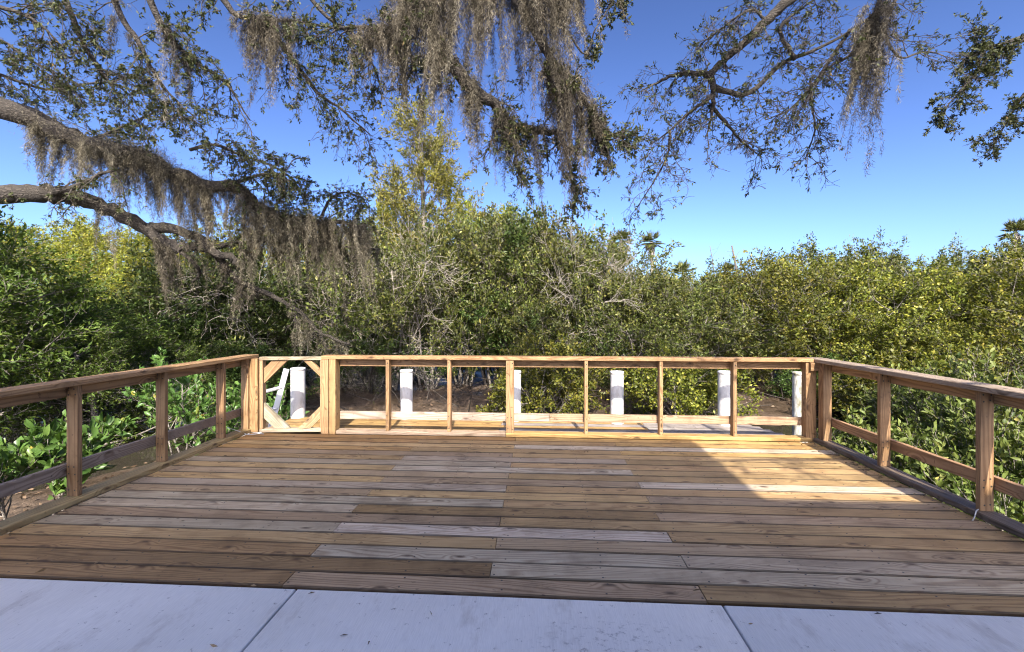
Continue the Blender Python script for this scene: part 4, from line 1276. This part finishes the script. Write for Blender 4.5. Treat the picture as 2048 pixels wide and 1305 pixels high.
moss(TL[2], .2, .5, 220, .8, 'dark moss strands near the top edge left of the forked bough', 14, wid=.06, wrap=1)
moss(TL[1], .15, .35, 120, .5, 'small dark moss tassel high on the left boughs', 15, wid=.05)
moss(CL[2], .1, .65, 520, .75, 'moss mat along the short bough left of the big central moss', 16, wid=.09, wrap=4)
MT = Bk_top
moss(MT, .22, .60, 1250, 1.75, 'left half of the big central moss curtain, darker and ragged', 17, wid=.12, wrap=2)
moss(MT, .60, .97, 1250, 1.45, 'right half of the big central moss curtain, pale and longest', 18, wid=.14, wrap=2)
moss(CL[0], .70, .88, 420, .95, 'dark moss tail hanging lowest in the middle of the central boughs', 19, wid=.07, wrap=2)
moss(CL[0], .42, .62, 420, .9, 'dark brown moss strands on the curved bough under the big central moss', 24, wid=.07, wrap=1)
moss(CL[1], .46, .60, 420, 1.25, 'dark narrow moss column just right of the pale central curtain', 25, wid=.06, wrap=1)
moss(CL[1], .60, .86, 520, .75, 'moss fringe on the right-hand bough of the centre cluster', 20, wid=.08, wrap=2)
moss(CL[4], .4, 1.0, 60, .45, 'tiny moss wisp at the lowest leafy tip of the centre cluster', 21, wid=.03)
moss(RL[7], .0, .30, 460, 1.45, 'slanting pale moss plume on the right bough against open sky', 22, wid=.055, wrap=1, belly=False, slant=tuple(RT * -.30))
moss(RL[4], .45, .75, 70, .3, 'small dark moss tuft on the sparse right boughs', 23, wid=.03)

# ------------------------------------------------------------------ litter on mud and boards
rl = np.random.default_rng(55)
m = MB()
n = 3400
X = rl.uniform(-9, 16, n); Y = rl.uniform(3.6, 13, n)
X[2600:] = rl.uniform(-6, -.2, 800); Y[2600:] = rl.uniform(.1, 4, 800)
Pz = np.stack([X, Y, terrain(X, Y) + .03], -1)
D = rl.normal(0, 1, (n, 3)) * [1, 1, .25]
add_leaves(m, Pz, D, rl.uniform(.05, .12, n), rl.uniform(.015, .04, n), rl, fold=.2)
M_LIT = leaf_material('dead_leaf', [(0.0, (0.05, 0.035, 0.022)), (0.6, (0.17, 0.115, 0.07)), (1.0, (0.34, 0.27, 0.19))], trans=.05, rough=.8)
tag(link('leaf_litter', m.mesh('leaf_litter', M_LIT)), 'brown dead leaves scattered over the mud bank', 'litter', kind='stuff')
m = MB()
for k in range(230):
    x, y = rl.uniform(-8, 15), rl.uniform(8.0, 12.5)
    a = rl.uniform(0, 6.28); L = rl.uniform(.3, 1.2)
    p0 = np.array([x, y, float(terrain(x, y)) + rl.uniform(.0, .25)])
    p2 = p0 + np.array([math.cos(a) * L, math.sin(a) * L, rl.uniform(-.1, .6)])
    m.tube(smooth_line([p0, (p0 + p2) / 2 + rl.normal(0, .08, 3), p2], 6), np.linspace(.014, .005, 6) * rl.uniform(.6, 1.5), 4, cap=False)
tag(link('driftwood_twigs', m.mesh('driftwood_twigs', B_DARK)), 'tangle of dead twigs and roots along the mud edge', 'twigs', kind='stuff')
m = MB()
n = 220
X = rl.uniform(.1, DW - .1, n); Y = rl.uniform(-.7, DD, n)
X[110:] = DW - .01 - np.abs(rl.normal(0, .09, 110)); Y[110:] = DD - np.abs(rl.normal(0, .9, 110))
add_leaves(m, np.stack([X, Y, np.full(n, .003)], -1), rl.normal(0, 1, (n, 3)) * [1, 1, .03], rl.uniform(.012, .05, n), rl.uniform(.006, .014, n), rl, fold=.12)
tag(link('deck_litter', m.mesh('deck_litter', M_LIT)), 'tiny dry leaf scraps on the deck and slab', 'litter', kind='stuff')
